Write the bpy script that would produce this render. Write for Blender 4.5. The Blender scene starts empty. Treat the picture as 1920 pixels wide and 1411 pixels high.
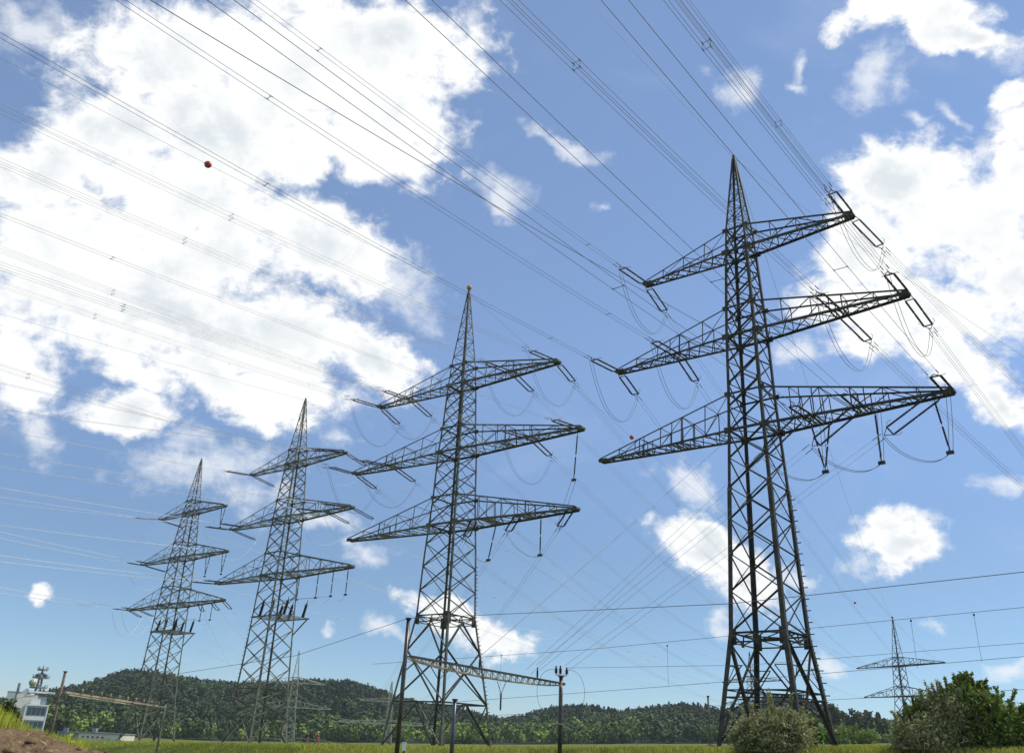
import bpy, bmesh, math, random
import numpy as np
from mathutils import Vector, Matrix

random.seed(7)
rng = np.random.default_rng(7)
S = bpy.context.scene
COL = S.collection
R = math.radians

# ------------------------------------------------------------------ camera
EYE = 1.6
FPX, TILT, ROLL = 1590.4, R(23.405), R(2.614)          # focal length in pixels of a 1920-wide picture
cam_d = bpy.data.cameras.new('camera')
cam = bpy.data.objects.new('camera', cam_d)
COL.objects.link(cam)
cam_d.sensor_width = 36.0
cam_d.lens = 36.0 * FPX / 1920.0
cam_d.clip_start = 0.1
cam_d.clip_end = 12000
cam.matrix_world = Matrix.Translation((0, 0, EYE)) @ Matrix.Rotation(R(90) + TILT, 4, 'X') @ Matrix.Rotation(ROLL, 4, 'Z')
S.camera = cam

# ------------------------------------------------------------------ sun, sky, exposure
SUN_EL, SUN_AZ = R(52), R(78)                           # azimuth clockwise from the view direction (+Y)
sun_d = bpy.data.lights.new('sun', 'SUN')
sun_d.energy = 3.6
sun_d.angle = R(0.53)
sun_d.color = (1.0, 0.95, 0.87)
sun = bpy.data.objects.new('sun', sun_d)
COL.objects.link(sun)
sd = Vector((math.sin(SUN_AZ) * math.cos(SUN_EL), math.cos(SUN_AZ) * math.cos(SUN_EL), math.sin(SUN_EL)))
sun.rotation_euler = sd.to_track_quat('Z', 'Y').to_euler()
S.view_settings.view_transform = 'Standard'
S.view_settings.look = 'None'
S.view_settings.exposure = 0.0
S.view_settings.gamma = 1.0
SKY_STRENGTH = 0.1


# rays of the calibrated view, used to find where real things stand
def ray(px, py):
    u2, v2 = (px - 960) / FPX, (705.5 - py) / FPX
    cr, sr, ct, st = math.cos(ROLL), math.sin(ROLL), math.cos(TILT), math.sin(TILT)
    u, v = u2 * cr - v2 * sr, u2 * sr + v2 * cr
    return np.array([u, ct - v * st, st + v * ct])


def at(px, py, y):
    r = ray(px, py)
    return np.array([0, 0, EYE]) + r * (y / r[1])


def pix(P):
    X, Y, Z = P[0], P[1], P[2] - EYE
    ct, st = math.cos(TILT), math.sin(TILT)
    d, v = Y * ct + Z * st, -Y * st + Z * ct
    cr, sr = math.cos(ROLL), math.sin(ROLL)
    return 960 + FPX * (X * cr + v * sr) / d, 705.5 - FPX * (-X * sr + v * cr) / d


def sstep(a, b, x):
    t = np.clip((x - a) / (b - a), 0, 1)
    return t * t * (3 - 2 * t)


# ------------------------------------------------------------------ world: sky and cumulus clouds
class Nodes:
    def __init__(s, tree):
        s.t = tree

    def n(s, kind, **k):
        nd = s.t.nodes.new(kind)
        for a, b in k.items():
            setattr(nd, a, b)
        return nd

    def link(s, a, b):
        s.t.links.new(a, b)

    def put(s, sock, v):
        if isinstance(v, bpy.types.NodeSocket):
            s.link(v, sock)
        else:
            sock.default_value = v

    def math(s, op, a, b=None, c=None, clamp=False):
        nd = s.n('ShaderNodeMath', operation=op, use_clamp=clamp)
        for i, v in enumerate((a, b, c)):
            if v is not None:
                s.put(nd.inputs[i], v)
        return nd.outputs[0]

    def vec(s, op, a, b=None, c=None):
        nd = s.n('ShaderNodeVectorMath', operation=op)
        for i, v in enumerate((a, b, c)):
            if v is not None:
                s.put(nd.inputs[i], v)
        return nd.outputs['Value' if op in ('DOT_PRODUCT', 'LENGTH', 'DISTANCE') else 'Vector']

    def noise(s, vec, scale, detail=4, rough=0.5, dist=0.0, col=False):
        nd = s.n('ShaderNodeTexNoise')
        s.put(nd.inputs['Vector'], vec)
        nd.inputs['Scale'].default_value = scale
        nd.inputs['Detail'].default_value = detail
        nd.inputs['Roughness'].default_value = rough
        nd.inputs['Distortion'].default_value = dist
        return nd.outputs['Color' if col else 'Fac']

    def smooth(s, v, a, b, lo=0.0, hi=1.0):
        nd = s.n('ShaderNodeMapRange', interpolation_type='SMOOTHSTEP')
        s.put(nd.inputs[0], v)
        for i, x in enumerate((a, b, lo, hi)):
            s.put(nd.inputs[i + 1], x)
        return nd.outputs[0]

    def mixc(s, f, a, b, mode='MIX'):
        nd = s.n('ShaderNodeMix', data_type='RGBA', blend_type=mode)
        s.put(nd.inputs[0], f)
        s.put(nd.inputs[6], a)
        s.put(nd.inputs[7], b)
        return nd.outputs[2]


# the part of the sky dome the clouds are charted around (stereographic chart of directions)
CF = np.array([0, math.cos(TILT), math.sin(TILT)])
CR = np.array([1.0, 0, 0])
CU = np.cross(CR, CF)


def chart(px, py):
    d = ray(px, py)
    d = d / np.linalg.norm(d)
    k = 2 / (1 + d @ CF)
    return np.array([d @ CR * k, d @ CU * k])


# cumulus masses: photo position, half sizes, turn (clockwise), weight
CLOUDS = [
    (330, 110, 175, 95, 0, 1), (545, 120, 190, 130, 0, 1), (730, 75, 165, 80, 0, 1), (715, 220, 135, 105, 25, 1),
    (400, 225, 240, 95, 0, 1), (250, 235, 110, 75, 0, 1), (110, 320, 120, 85, 0, 1), (300, 350, 190, 85, 0, 1),
    (640, 285, 150, 50, 5, .9), (140, 470, 160, 130, 0, 1), (400, 465, 190, 85, 0, 1), (610, 465, 130, 62, 15, 1),
    (745, 520, 85, 38, 40, .7), (330, 585, 280, 105, 8, 1), (540, 625, 130, 85, 20, 1), (705, 675, 85, 55, 25, 1),
    (450, 710, 210, 60, 12, 1), (590, 760, 90, 35, 0, .8), (40, 690, 70, 75, 0, 1), (245, 765, 85, 46, 10, 1),
    (85, 815, 28, 55, -25, .55), (75, 1102, 34, 18, 0, 1), (400, 858, 115, 40, 0, .75), (470, 915, 70, 40, 20, .65),
    (605, 985, 60, 18, 10, .6), (880, 40, 40, 55, 0, .55), (70, 45, 110, 40, 0, .7), (640, 830, 30, 25, 0, .5),
    (1690, 30, 165, 42, 0, 1), (1820, 70, 120, 34, 5, 1), (1905, 190, 34, 32, 0, .95), (1648, 140, 58, 42, -20, .75),
    (1490, 115, 16, 55, 12, .6), (1480, 160, 30, 14, 0, .7), (1385, 170, 34, 32, 40, .6), (1780, 210, 45, 16, 35, .55),
    (1710, 222, 22, 16, 0, .6), (1880, 90, 60, 30, 0, .8),
    (1745, 300, 75, 50, 0, 1), (1680, 345, 105, 62, -10, 1), (1805, 410, 190, 110, 0, 1), (1615, 470, 95, 85, 0, 1),
    (1880, 510, 90, 110, 0, 1), (1690, 590, 190, 62, 10, 1), (1790, 690, 150, 50, 32, .95), (1875, 770, 70, 45, 35, .9),
    (1495, 645, 48, 20, 0, .7), (1905, 300, 70, 80, 0, .9), (1840, 280, 45, 25, 0, .8),
    (1662, 980, 84, 48, 5, 1), (1700, 1018, 62, 34, 0, 1), (1625, 1040, 45, 24, -20, .6), (1885, 915, 62, 20, -10, .6),
    (1308, 925, 52, 22, 40, .75), (1325, 1015, 92, 38, 12, .95), (1405, 1075, 62, 52, 30, .9), (1560, 1232, 32, 20, 20, .7),
    (1905, 1256, 62, 18, 0, .65), (940, 368, 44, 26, 10, .85), (1055, 268, 78, 16, 22, .6), (1120, 382, 18, 13, 0, .5),
    (830, 1150, 66, 28, 15, .95), (925, 1190, 72, 28, 15, .95), (722, 1190, 42, 14, 15, .65), (610, 1190, 20, 8, 0, .6),
    (680, 1048, 48, 18, 0, .55), (1365, 1165, 30, 16, 0, .6),
    (1740, 1180, 22, 14, 0, .4), (1500, 1060, 50, 18, 0, .45), 
]
# clouds elsewhere round the sky (azimuth, elevation, half size)
CLOUDS_AROUND = [(-75, 30, .22), (-110, 45, .3), (80, 35, .25), (120, 25, .3), (160, 50, .35), (-150, 30, .3), (60, 70, .22), (-60, 72, .25)]


def make_world():
    w = bpy.data.worlds.new('World')
    S.world = w
    w.use_nodes = True
    t = w.node_tree
    t.nodes.clear()
    N = Nodes(t)
    out = N.n('ShaderNodeOutputWorld')
    bg = N.n('ShaderNodeBackground')
    bg.inputs['Strength'].default_value = 1.0
    N.link(bg.outputs[0], out.inputs[0])
    sky = N.n('ShaderNodeTexSky', sky_type='NISHITA')
    sky.sun_disc = False
    sky.sun_elevation = SUN_EL
    sky.sun_rotation = SUN_AZ
    sky.air_density = 1.0
    sky.dust_density = 0.0
    sky.ozone_density = 4.5
    sky.altitude = 0
    base = N.vec('SCALE', sky.outputs[0])
    base.node.inputs['Scale'].default_value = SKY_STRENGTH
    tc = N.n('ShaderNodeTexCoord')
    d = tc.outputs['Generated']
    nrm = N.vec('NORMALIZE', d)
    sep = N.n('ShaderNodeSeparateXYZ')
    N.link(nrm, sep.inputs[0])
    # thin moist air: whiter blue overhead, less red at the horizon
    hi = N.smooth(sep.outputs[2], .08, .42)
    base = N.vec('MULTIPLY', base, N.mixc(N.smooth(sep.outputs[2], .02, .2), (.83, 1.0, 1.22, 1), (1, 1, 1.03, 1)))
    base = N.vec('MULTIPLY_ADD', N.mixc(hi, (0, 0, 0, 1), (.115, .160, .245, 1)), (1, 1, 1), base)
    a = N.vec('DOT_PRODUCT', nrm, tuple(CR))
    b = N.vec('DOT_PRODUCT', nrm, tuple(CU))
    c = N.vec('DOT_PRODUCT', nrm, tuple(CF))
    k = N.math('DIVIDE', 2.0, N.math('MAXIMUM', N.math('ADD', c, 1.0), 0.02))
    cmb = N.n('ShaderNodeCombineXYZ')
    N.link(N.math('MULTIPLY', a, k), cmb.inputs[0])
    N.link(N.math('MULTIPLY', b, k), cmb.inputs[1])
    uv = cmb.outputs[0]
    # billow the outlines
    w1 = N.vec('SUBTRACT', N.noise(uv, 9.0, 3, .55, col=True), (.5, .5, .5))
    uvw = N.vec('MULTIPLY_ADD', w1, (.085, .085, 0), uv)
    w2 = N.vec('SUBTRACT', N.noise(uv, 34.0, 4, .6, col=True), (.5, .5, .5))
    uvw = N.vec('MULTIPLY_ADD', w2, (.03, .03, 0), uvw)
    accs = {}
    blobs = []
    for px, py, rx, ry, rot, wt in CLOUDS:
        q = R(rot)
        c0 = chart(px, py)
        e1 = chart(px + rx * math.cos(q), py + rx * math.sin(q)) - c0
        e2 = chart(px - ry * math.sin(q), py + ry * math.cos(q)) - c0
        blobs.append((c0, np.linalg.norm(e1), np.linalg.norm(e2), math.atan2(e1[1], e1[0]), wt))
    for az, el, r in CLOUDS_AROUND:
        v = np.array([math.sin(R(az)) * math.cos(R(el)), math.cos(R(az)) * math.cos(R(el)), math.sin(R(el))])
        kk = 2 / (1 + v @ CF)
        blobs.append((np.array([v @ CR * kk, v @ CU * kk]), r * kk, r * .5 * kk, .3, .9))
    for c0, r1, r2, rot, wt in blobs:
        m = N.n('ShaderNodeMapping', vector_type='TEXTURE')
        acc = accs.get(wt >= .9)
        if acc is None:
            N.link(uvw, m.inputs['Vector'])
        else:                                            # evaluated one after another (keeps the node stack small)
            N.link(N.vec('MULTIPLY_ADD', acc, (1e-7, 1e-7, 0), uvw), m.inputs['Vector'])
        m.inputs['Location'].default_value = (c0[0], c0[1], 0)
        m.inputs['Rotation'].default_value = (0, 0, rot)
        m.inputs['Scale'].default_value = (r1 * 1.25, r2 * 1.25, 1)
        L = N.vec('LENGTH', m.outputs[0])
        f = N.math('MULTIPLY_ADD', L, -1.0, 1.0)
        if wt < .9:
            f = N.math('ADD', f, (wt - .7) * .6)
        accs[wt >= .9] = f if acc is None else N.math('SMOOTH_MAX', acc, f, .12)
    acc = N.math('MAXIMUM', accs[True], -1.2)
    acc2 = N.math('MAXIMUM', accs[False], -1.2)
    f1 = N.noise(uv, 8.5, 10, .64, .15)
    f2 = N.noise(N.vec('MULTIPLY', uv, (1, 1.35, 1)), 26.0, 7, .62, .3)
    n1 = N.math('SUBTRACT', f1, .5)
    n2 = N.math('SUBTRACT', f2, .5)
    dens = N.math('ADD', acc, N.math('ADD', N.math('MULTIPLY', n1, 1.65), N.math('MULTIPLY', n2, 1.4)))
    al = N.math('POWER', N.smooth(dens, -.15, .42), 1.1)
    dens2 = N.math('ADD', acc2, N.math('ADD', N.math('MULTIPLY', n1, 2.6), N.math('MULTIPLY', n2, 2.2)))
    al2 = N.math('MULTIPLY', N.smooth(dens2, -.25, 1.1), .78)
    al = N.math('MAXIMUM', al, al2)
    # faint high veil
    veil = N.smooth(N.noise(N.vec('MULTIPLY', uv, (.8, 1.6, 1)), 5.0, 8, .62, .6), .52, .85, 0, .16)
    al = N.math('MAXIMUM', al, veil)
    # greyer, bluer hearts where the cloud is thick
    thick = N.math('MULTIPLY', N.smooth(dens, .40, 1.0), N.smooth(N.noise(uv, 6.0, 5, .55, .3), .40, .62))
    ccol = N.mixc(thick, (1.03, 1.04, 1.04, 1), (.77, .825, .865, 1))
    lo = N.math('MULTIPLY', N.smooth(dens, .0, .5), 1.0)
    ccol = N.mixc(lo, (.93, .96, 1.0, 1), ccol)
    col = N.mixc(al, base, ccol)
    N.link(col, bg.inputs['Color'])


make_world()


# ------------------------------------------------------------------ materials
def mat(name, base, rough=.6, metal=0.0, vary=0.0, scale=6.0, bump=0.0, spec=.5, island=0.0, base2=None, detail=5, coords='Object', transl=0.0):
    m = bpy.data.materials.new(name)
    m.use_nodes = True
    t = m.node_tree
    t.nodes.clear()
    N = Nodes(t)
    out = N.n('ShaderNodeOutputMaterial')
    p = N.n('ShaderNodeBsdfPrincipled')
    N.link(p.outputs[0], out.inputs[0])
    p.inputs['Roughness'].default_value = rough
    p.inputs['Metallic'].default_value = metal
    p.inputs['Specular IOR Level'].default_value = spec
    col = tuple(base) + (1,)
    tc = N.n('ShaderNodeTexCoord')
    v = tc.outputs[coords]
    fac = N.noise(v, scale, detail, .6)
    if vary or base2:
        b2 = tuple(base2) + (1,) if base2 else tuple(x * (1 - vary) for x in base) + (1,)
        b1 = col if base2 else tuple(min(1, x * (1 + vary)) for x in base) + (1,)
        cs = N.mixc(N.smooth(fac, .35, .65), b1, b2)
    else:
        cs = None
    if island:
        g = N.n('ShaderNodeNewGeometry')
        f = N.math('MULTIPLY_ADD', g.outputs['Random Per Island'], 2 * island, 1 - island)
        hs = N.n('ShaderNodeHueSaturation')
        N.put(hs.inputs['Value'], f)
        N.put(hs.inputs['Hue'], N.math('MULTIPLY_ADD', g.outputs['Random Per Island'], .05, .475))
        N.put(hs.inputs['Color'], cs if cs is not None else col)
        cs = hs.outputs[0]
    N.put(p.inputs['Base Color'], cs if cs is not None else col)
    if bump:
        bn = N.n('ShaderNodeBump')
        bn.inputs['Strength'].default_value = bump
        bn.inputs['Distance'].default_value = .05
        N.link(fac, bn.inputs['Height'])
        N.link(bn.outputs[0], p.inputs['Normal'])
    if transl:
        tr = N.n('ShaderNodeBsdfTranslucent')
        N.put(tr.inputs['Color'], cs if cs is not None else col)
        mx = N.n('ShaderNodeMixShader')
        mx.inputs[0].default_value = transl
        N.link(p.outputs[0], mx.inputs[1])
        N.link(tr.outputs[0], mx.inputs[2])
        N.link(mx.outputs[0], out.inputs[0])
    return m


M = dict(
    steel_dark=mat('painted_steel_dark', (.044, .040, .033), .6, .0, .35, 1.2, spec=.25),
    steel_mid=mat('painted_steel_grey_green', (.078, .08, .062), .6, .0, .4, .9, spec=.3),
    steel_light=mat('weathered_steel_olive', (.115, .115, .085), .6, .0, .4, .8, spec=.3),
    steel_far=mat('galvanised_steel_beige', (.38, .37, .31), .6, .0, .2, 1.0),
    ceramic=mat('brown_glazed_porcelain', (.026, .018, .016), .55, .0, .25, 8, spec=.2),
    fitting=mat('dark_fitting_metal', (.04, .04, .04), .6, .1, .3, 8, spec=.25),
    fitting_light=mat('grey_fitting_metal', (.14, .14, .14), .6, .1, .3, 8),
    wire_dark=mat('weathered_cable_dark', (.09, .085, .095), .6, .0, .2, 2),
    wire_grey=mat('weathered_cable_grey', (.32, .33, .35), .55, .2, .2, 2),
    wire_light=mat('bright_aluminium_cable', (.68, .69, .71), .5, .2, .2, 2),
    red=mat('marker_red', (.42, .04, .022), .45, .0, .15, 6),
    amber=mat('marker_amber', (.50, .25, .06), .45, .0, .2, 6),
    post=mat('brown_steel_post', (.055, .045, .036), .32, .3, .35, 3),
    post_blue=mat('blue_grey_post', (.06, .065, .085), .35, .3, .3, 3),
    wood=mat('old_wood_post', (.15, .105, .07), .8, .0, .35, 4),
    beam=mat('beam_beige', (.30, .245, .17), .6, .0, .4, 1.5),
    beam_dark=mat('beam_brown', (.04, .034, .028), .55, .0, .35, 2),
    white=mat('white_paint', (.78, .78, .76), .6, .0, .06, 2),
    render=mat('cream_render', (.72, .70, .60), .85, .0, .1, .4),
    facade=mat('grey_blue_panel', (.33, .37, .42), .6, .0, .12, .5),
    glass=mat('window_glass', (.06, .09, .11), .12, .0, .2, .5),
    concrete=mat('pale_concrete', (.58, .56, .46), .9, .0, .12, .3, .2),
    concrete_grey=mat('grey_cladding', (.20, .22, .24), .8, .0, .2, .4),
    dish=mat('dish_cream', (.80, .77, .62), .5),
    bark=mat('bark', (.07, .055, .04), .9, .0, .4, 3, .4),
    leaf_olive=mat('leaf_olive', (.27, .29, .10), .6, 0, 0, 1.6, 0, .42, .40, (.36, .34, .18), transl=.35),
    leaf_green=mat('leaf_green', (.21, .27, .035), .55, 0, 0, 1.4, 0, .35, .40, (.095, .14, .022), transl=.38),
    leaf_fresh=mat('leaf_fresh', (.15, .25, .035), .55, 0, 0, 1.4, 0, .3, .35, (.09, .17, .025), transl=.35),
    leaf_dark=mat('leaf_dark', (.035, .055, .016), .6, 0, 0, 1.0, 0, .3, .35, (.06, .085, .02), transl=.2),
    weed=mat('weed_yellow_green', (.48, .46, .05), .6, 0, 0, 1.5, 0, .3, .4, (.30, .36, .045), transl=.35),
    grass=mat('grass_blade', (.44, .46, .055), .6, 0, 0, .18, 0, .25, .35, (.34, .37, .045), transl=.3),
    grass_head=mat('grass_seed_head', (.46, .37, .11), .7, 0, 0, .25, 0, .2, .35, (.36, .32, .08), transl=.3),
    straw=mat('dry_straw', (.50, .42, .22), .8, 0, 0, 2, 0, .3, .3, (.36, .29, .14)),
    skin=mat('skin', (.45, .28, .20), .6),
    jacket_red=mat('red_jacket', (.26, .05, .045), .8, 0, .15, 8),
    jacket_dark=mat('dark_top', (.05, .03, .035), .8, 0, .15, 8),
    trousers=mat('pink_grey_trousers', (.30, .15, .14), .8, 0, .15, 8),
    cap_white=mat('white_hat', (.75, .75, .72), .8),
    hair=mat('dark_hair', (.03, .02, .015), .6),
    rail=mat('weathered_guard_rail', (.24, .25, .17), .6, 0, .25, 1.5),
)


def forest_material():
    m = bpy.data.materials.new('forest_leaves')
    m.use_nodes = True
    t = m.node_tree
    t.nodes.clear()
    N = Nodes(t)
    out = N.n('ShaderNodeOutputMaterial')
    p = N.n('ShaderNodeBsdfPrincipled')
    p.inputs['Roughness'].default_value = .7
    p.inputs['Specular IOR Level'].default_value = .15
    N.link(p.outputs[0], out.inputs[0])
    at_ = N.n('ShaderNodeAttribute', attribute_name='species')
    g = N.n('ShaderNodeNewGeometry')
    sp = at_.outputs['Fac']
    c1 = N.mixc(N.smooth(sp, .0, .45), (.026, .046, .022, 1), (.048, .078, .028, 1))
    c2 = N.mixc(N.smooth(sp, .55, 1.0), c1, (.20, .285, .05, 1))
    f = N.math('MULTIPLY_ADD', g.outputs['Random Per Island'], .3, .85)
    hs = N.n('ShaderNodeHueSaturation')
    N.put(hs.inputs['Value'], f)
    N.put(hs.inputs['Color'], c2)
    N.link(hs.outputs[0], p.inputs['Base Color'])
    return m


def ground_material(name, c1, c2, c3, s1, s2, bump):
    m = bpy.data.materials.new(name)
    m.use_nodes = True
    t = m.node_tree
    t.nodes.clear()
    N = Nodes(t)
    out = N.n('ShaderNodeOutputMaterial')
    p = N.n('ShaderNodeBsdfPrincipled')
    p.inputs['Roughness'].default_value = .95
    p.inputs['Specular IOR Level'].default_value = .1
    N.link(p.outputs[0], out.inputs[0])
    tc = N.n('ShaderNodeTexCoord')
    a = N.noise(tc.outputs['Object'], s1, 6, .6)
    b = N.noise(tc.outputs['Object'], s2, 6, .65)
    col = N.mixc(N.smooth(a, .4, .62), c1 + (1,), c2 + (1,))
    col = N.mixc(N.smooth(b, .52, .72), col, c3 + (1,))
    N.link(col, p.inputs['Base Color'])
    bn = N.n('ShaderNodeBump')
    bn.inputs['Strength'].default_value = bump
    bn.inputs['Distance'].default_value = .06
    N.link(b, bn.inputs['Height'])
    N.link(bn.outputs[0], p.inputs['Normal'])
    return m


M['forest'] = forest_material()
M['ground'] = ground_material('meadow_ground', (.115, .155, .028), (.14, .165, .035), (.09, .12, .025), .05, 2.5, .4)
M['hill'] = ground_material('wooded_hillside', (.028, .040, .026), (.036, .05, .026), (.03, .042, .024), .02, .4, .3)
M['dirt'] = ground_material('brown_dirt', (.225, .155, .088), (.15, .095, .055), (.36, .29, .15), 2.2, 11.0, 1.0)
M['gravel'] = ground_material('grey_gravel', (.27, .25, .21), (.22, .20, .17), (.33, .30, .26), 3, 30.0, .6)


# ------------------------------------------------------------------ mesh helpers
def npv(*a):
    return np.array(a, float)


class MB:
    def __init__(s):
        s.v, s.f, s.smooth = [], [], False

    def add(s, vs, fs):
        o = len(s.v)
        s.v.extend([tuple(float(c) for c in q) for q in vs])
        s.f.extend([tuple(i + o for i in q) for q in fs])

    def _frame(s, p, q, ref):
        d = q - p
        L = np.linalg.norm(d)
        if L < 1e-6:
            return None
        d = d / L
        r = np.array(ref if ref is not None else (0, 0, 1), float)
        u = r - d * (r @ d)
        if np.linalg.norm(u) < .05:
            r = np.array((1.0, .3, 0))
            u = r - d * (r @ d)
        u /= np.linalg.norm(u)
        return d, u, np.cross(d, u)

    def bar(s, p, q, w, ref=None, w2=None):          # plain box bar
        p, q = np.array(p, float), np.array(q, float)
        fr = s._frame(p, q, ref)
        if fr is None:
            return
        _, u, v = fr
        a, b = w / 2, (w2 or w) / 2
        vs = [p + u * i * a + v * j * b for i, j in ((-1, -1), (1, -1), (1, 1), (-1, 1))]
        vs += [x + (q - p) for x in vs]
        s.add(vs, [(0, 3, 2, 1), (4, 5, 6, 7), (0, 1, 5, 4), (1, 2, 6, 5), (2, 3, 7, 6), (3, 0, 4, 7)])

    def angle(s, p, q, w, ref=None, th=None):        # rolled steel angle (L section)
        p, q = np.array(p, float), np.array(q, float)
        fr = s._frame(p, q, ref)
        if fr is None:
            return
        _, u, v = fr
        t = th or max(w * .16, .014)
        sec = [(0, 0), (w, 0), (w, t), (t, t), (t, w), (0, w)]
        o = w * .36
        vs = [p + u * (a - o) + v * (b - o) for a, b in sec]
        vs += [x + (q - p) for x in vs]
        n = 6
        fs = [(i, (i + 1) % n, n + (i + 1) % n, n + i) for i in range(n)]
        fs += [(3, 2, 1, 0), (5, 4, 3, 0), (6, 7, 8, 9), (6, 9, 10, 11)]
        s.add(vs, fs)

    def box(s, c, sx, sy, sz, ax=(1, 0, 0), ay=(0, 1, 0), az=(0, 0, 1)):
        c, ax, ay, az = (np.array(k, float) for k in (c, ax, ay, az))
        vs = [c + ax * sx / 2 * i + ay * sy / 2 * j + az * sz / 2 * k for k in (-1, 1) for i, j in ((-1, -1), (1, -1), (1, 1), (-1, 1))]
        s.add(vs, [(0, 3, 2, 1), (4, 5, 6, 7), (0, 1, 5, 4), (1, 2, 6, 5), (2, 3, 7, 6), (3, 0, 4, 7)])

    def tube(s, pts, r, n=5, cap=True):
        pts = np.array(pts, float)
        rr = np.broadcast_to(np.array(r, float), (len(pts),))
        d = np.gradient(pts, axis=0)
        d /= np.linalg.norm(d, axis=1)[:, None] + 1e-12
        ref = np.array((0, 0, 1.0))
        if abs(d[len(d) // 2] @ ref) > .9:
            ref = np.array((1.0, 0, 0))
        u = ref - d * (d @ ref)[:, None]
        u /= np.linalg.norm(u, axis=1)[:, None] + 1e-12
        v = np.cross(d, u)
        an = np.arange(n) * 2 * math.pi / n
        ring = pts[:, None] + rr[:, None, None] * (u[:, None] * np.cos(an)[None, :, None] + v[:, None] * np.sin(an)[None, :, None])
        vs = ring.reshape(-1, 3)
        fs = []
        for i in range(len(pts) - 1):
            for j in range(n):
                k = (j + 1) % n
                fs.append((i * n + j, i * n + k, (i + 1) * n + k, (i + 1) * n + j))
        if cap:
            fs += [tuple(range(n))[::-1], tuple((len(pts) - 1) * n + j for j in range(n))]
        s.add(vs, fs)

    def lathe(s, p, q, prof, n=8):                   # prof: (fraction along p->q, radius)
        p, q = np.array(p, float), np.array(q, float)
        s.tube([p + (q - p) * t for t, _ in prof], [r for _, r in prof], n)

    def sphere(s, c, r, nu=16, nv=10, sc=(1, 1, 1)):
        c = np.array(c, float)
        vs, fs = [], []
        for i in range(nv + 1):
            th = math.pi * i / nv
            for j in range(nu):
                ph = 2 * math.pi * j / nu
                vs.append(c + np.array((math.sin(th) * math.cos(ph) * sc[0], math.sin(th) * math.sin(ph) * sc[1], math.cos(th) * sc[2])) * r)
        for i in range(nv):
            for j in range(nu):
                k = (j + 1) % nu
                fs.append((i * nu + j, (i + 1) * nu + j, (i + 1) * nu + k, i * nu + k))
        s.add(vs, fs)

    def quad(s, a, b, c, d):
        s.add([a, b, c, d], [(0, 1, 2, 3)])

    def build(s, name, m, parent=None, smooth=None):
        me = bpy.data.meshes.new(name)
        me.from_pydata(s.v, [], s.f)
        me.materials.append(m)
        if s.smooth if smooth is None else smooth:
            me.polygons.foreach_set('use_smooth', [True] * len(me.polygons))
        me.update()
        o = bpy.data.objects.new(name, me)
        COL.objects.link(o)
        if parent is not None:
            o.parent = parent
        return o


def fast_mesh(name, V, F, m, parent=None, smooth=False, attr=None):
    """V (n,3), F (k, 3 or 4) numpy arrays."""
    me = bpy.data.meshes.new(name)
    V = np.asarray(V, np.float32)
    F = np.asarray(F, np.int32)
    k = F.shape[1]
    me.vertices.add(len(V))
    me.vertices.foreach_set('co', V.ravel())
    me.loops.add(F.size)
    me.loops.foreach_set('vertex_index', F.ravel())
    me.polygons.add(len(F))
    me.polygons.foreach_set('loop_start', np.arange(0, F.size, k, dtype=np.int32))
    me.polygons.foreach_set('loop_total', np.full(len(F), k, np.int32))
    if smooth:
        me.polygons.foreach_set('use_smooth', np.ones(len(F), bool))
    if attr is not None:
        a = me.attributes.new(attr[0], 'FLOAT', 'POINT')
        a.data.foreach_set('value', np.asarray(attr[1], np.float32))
    me.materials.append(m)
    me.update(calc_edges=True)
    me.validate()
    o = bpy.data.objects.new(name, me)
    COL.objects.link(o)
    if parent is not None:
        o.parent = parent
    return o


def tag(o, label=None, cat=None, group=None, kind=None):
    if label:
        o['label'] = label
    if cat:
        o['category'] = cat
    if group:
        o['group'] = group
    if kind:
        o['kind'] = kind
    return o


def thing(name, label, cat, loc=(0, 0, 0), rz=0.0, group=None):
    o = bpy.data.objects.new(name, None)
    COL.objects.link(o)
    o.empty_display_size = .5
    o.location = loc
    o.rotation_euler = (0, 0, rz)
    return tag(o, label, cat, group)


def structure(o):
    o['kind'] = 'structure'
    return o


# ------------------------------------------------------------------ ground and hills
RN = npv(.62, .78)                                       # normal of the railway corridor
N_EDGE0, N_EDGE1 = 54.5, 58.5


def ground(x, y):
    x, y = np.asarray(x, float), np.asarray(y, float)
    xs = np.where(x > 0, .046 * np.minimum(x, 170 + 0 * x), .030 * np.maximum(x, -150 + 0 * x))
    near = np.minimum(1.0, np.hypot(x, y) / 20)
    plane = 1.08 + xs
    low = np.minimum(plane - .9, plane * .4 - .9 + .4 * near)
    low = np.where(x < 0, low - .4 * sstep(0, -40, x), low)
    n = x * RN[0] + y * RN[1]
    t = sstep(N_EDGE0, N_EDGE1, n)
    cam_pad = np.exp(-(x ** 2 + y ** 2) / 30.0)
    return (low * (1 - t) + plane * t) * (1 - cam_pad) + 0.0 * cam_pad


SKYLINE = [(-500, 1330), (0, 1312), (80, 1298), (130, 1291), (200, 1272), (240, 1259), (290, 1263), (340, 1272), (400, 1281), (440, 1283),
           (480, 1282), (530, 1281), (600, 1277), (660, 1280), (700, 1292), (740, 1307), (790, 1320), (850, 1328), (900, 1342), (950, 1352),
           (985, 1343), (1040, 1328), (1100, 1326), (1160, 1336), (1220, 1331), (1270, 1323), (1320, 1327), (1370, 1338), (1410, 1318),
           (1450, 1309), (1500, 1311), (1540, 1322), (1570, 1338), (1600, 1352), (1680, 1356), (1800, 1356), (1920, 1341), (2400, 1330)]
RIDGE_D = [(-500, 1200), (240, 1250), (600, 1080), (900, 1200), (960, 1350), (1100, 1100), (1450, 950), (1600, 1000), (2400, 1080)]
HILL_D0 = 540.0
TREE_H = 11.0


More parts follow.
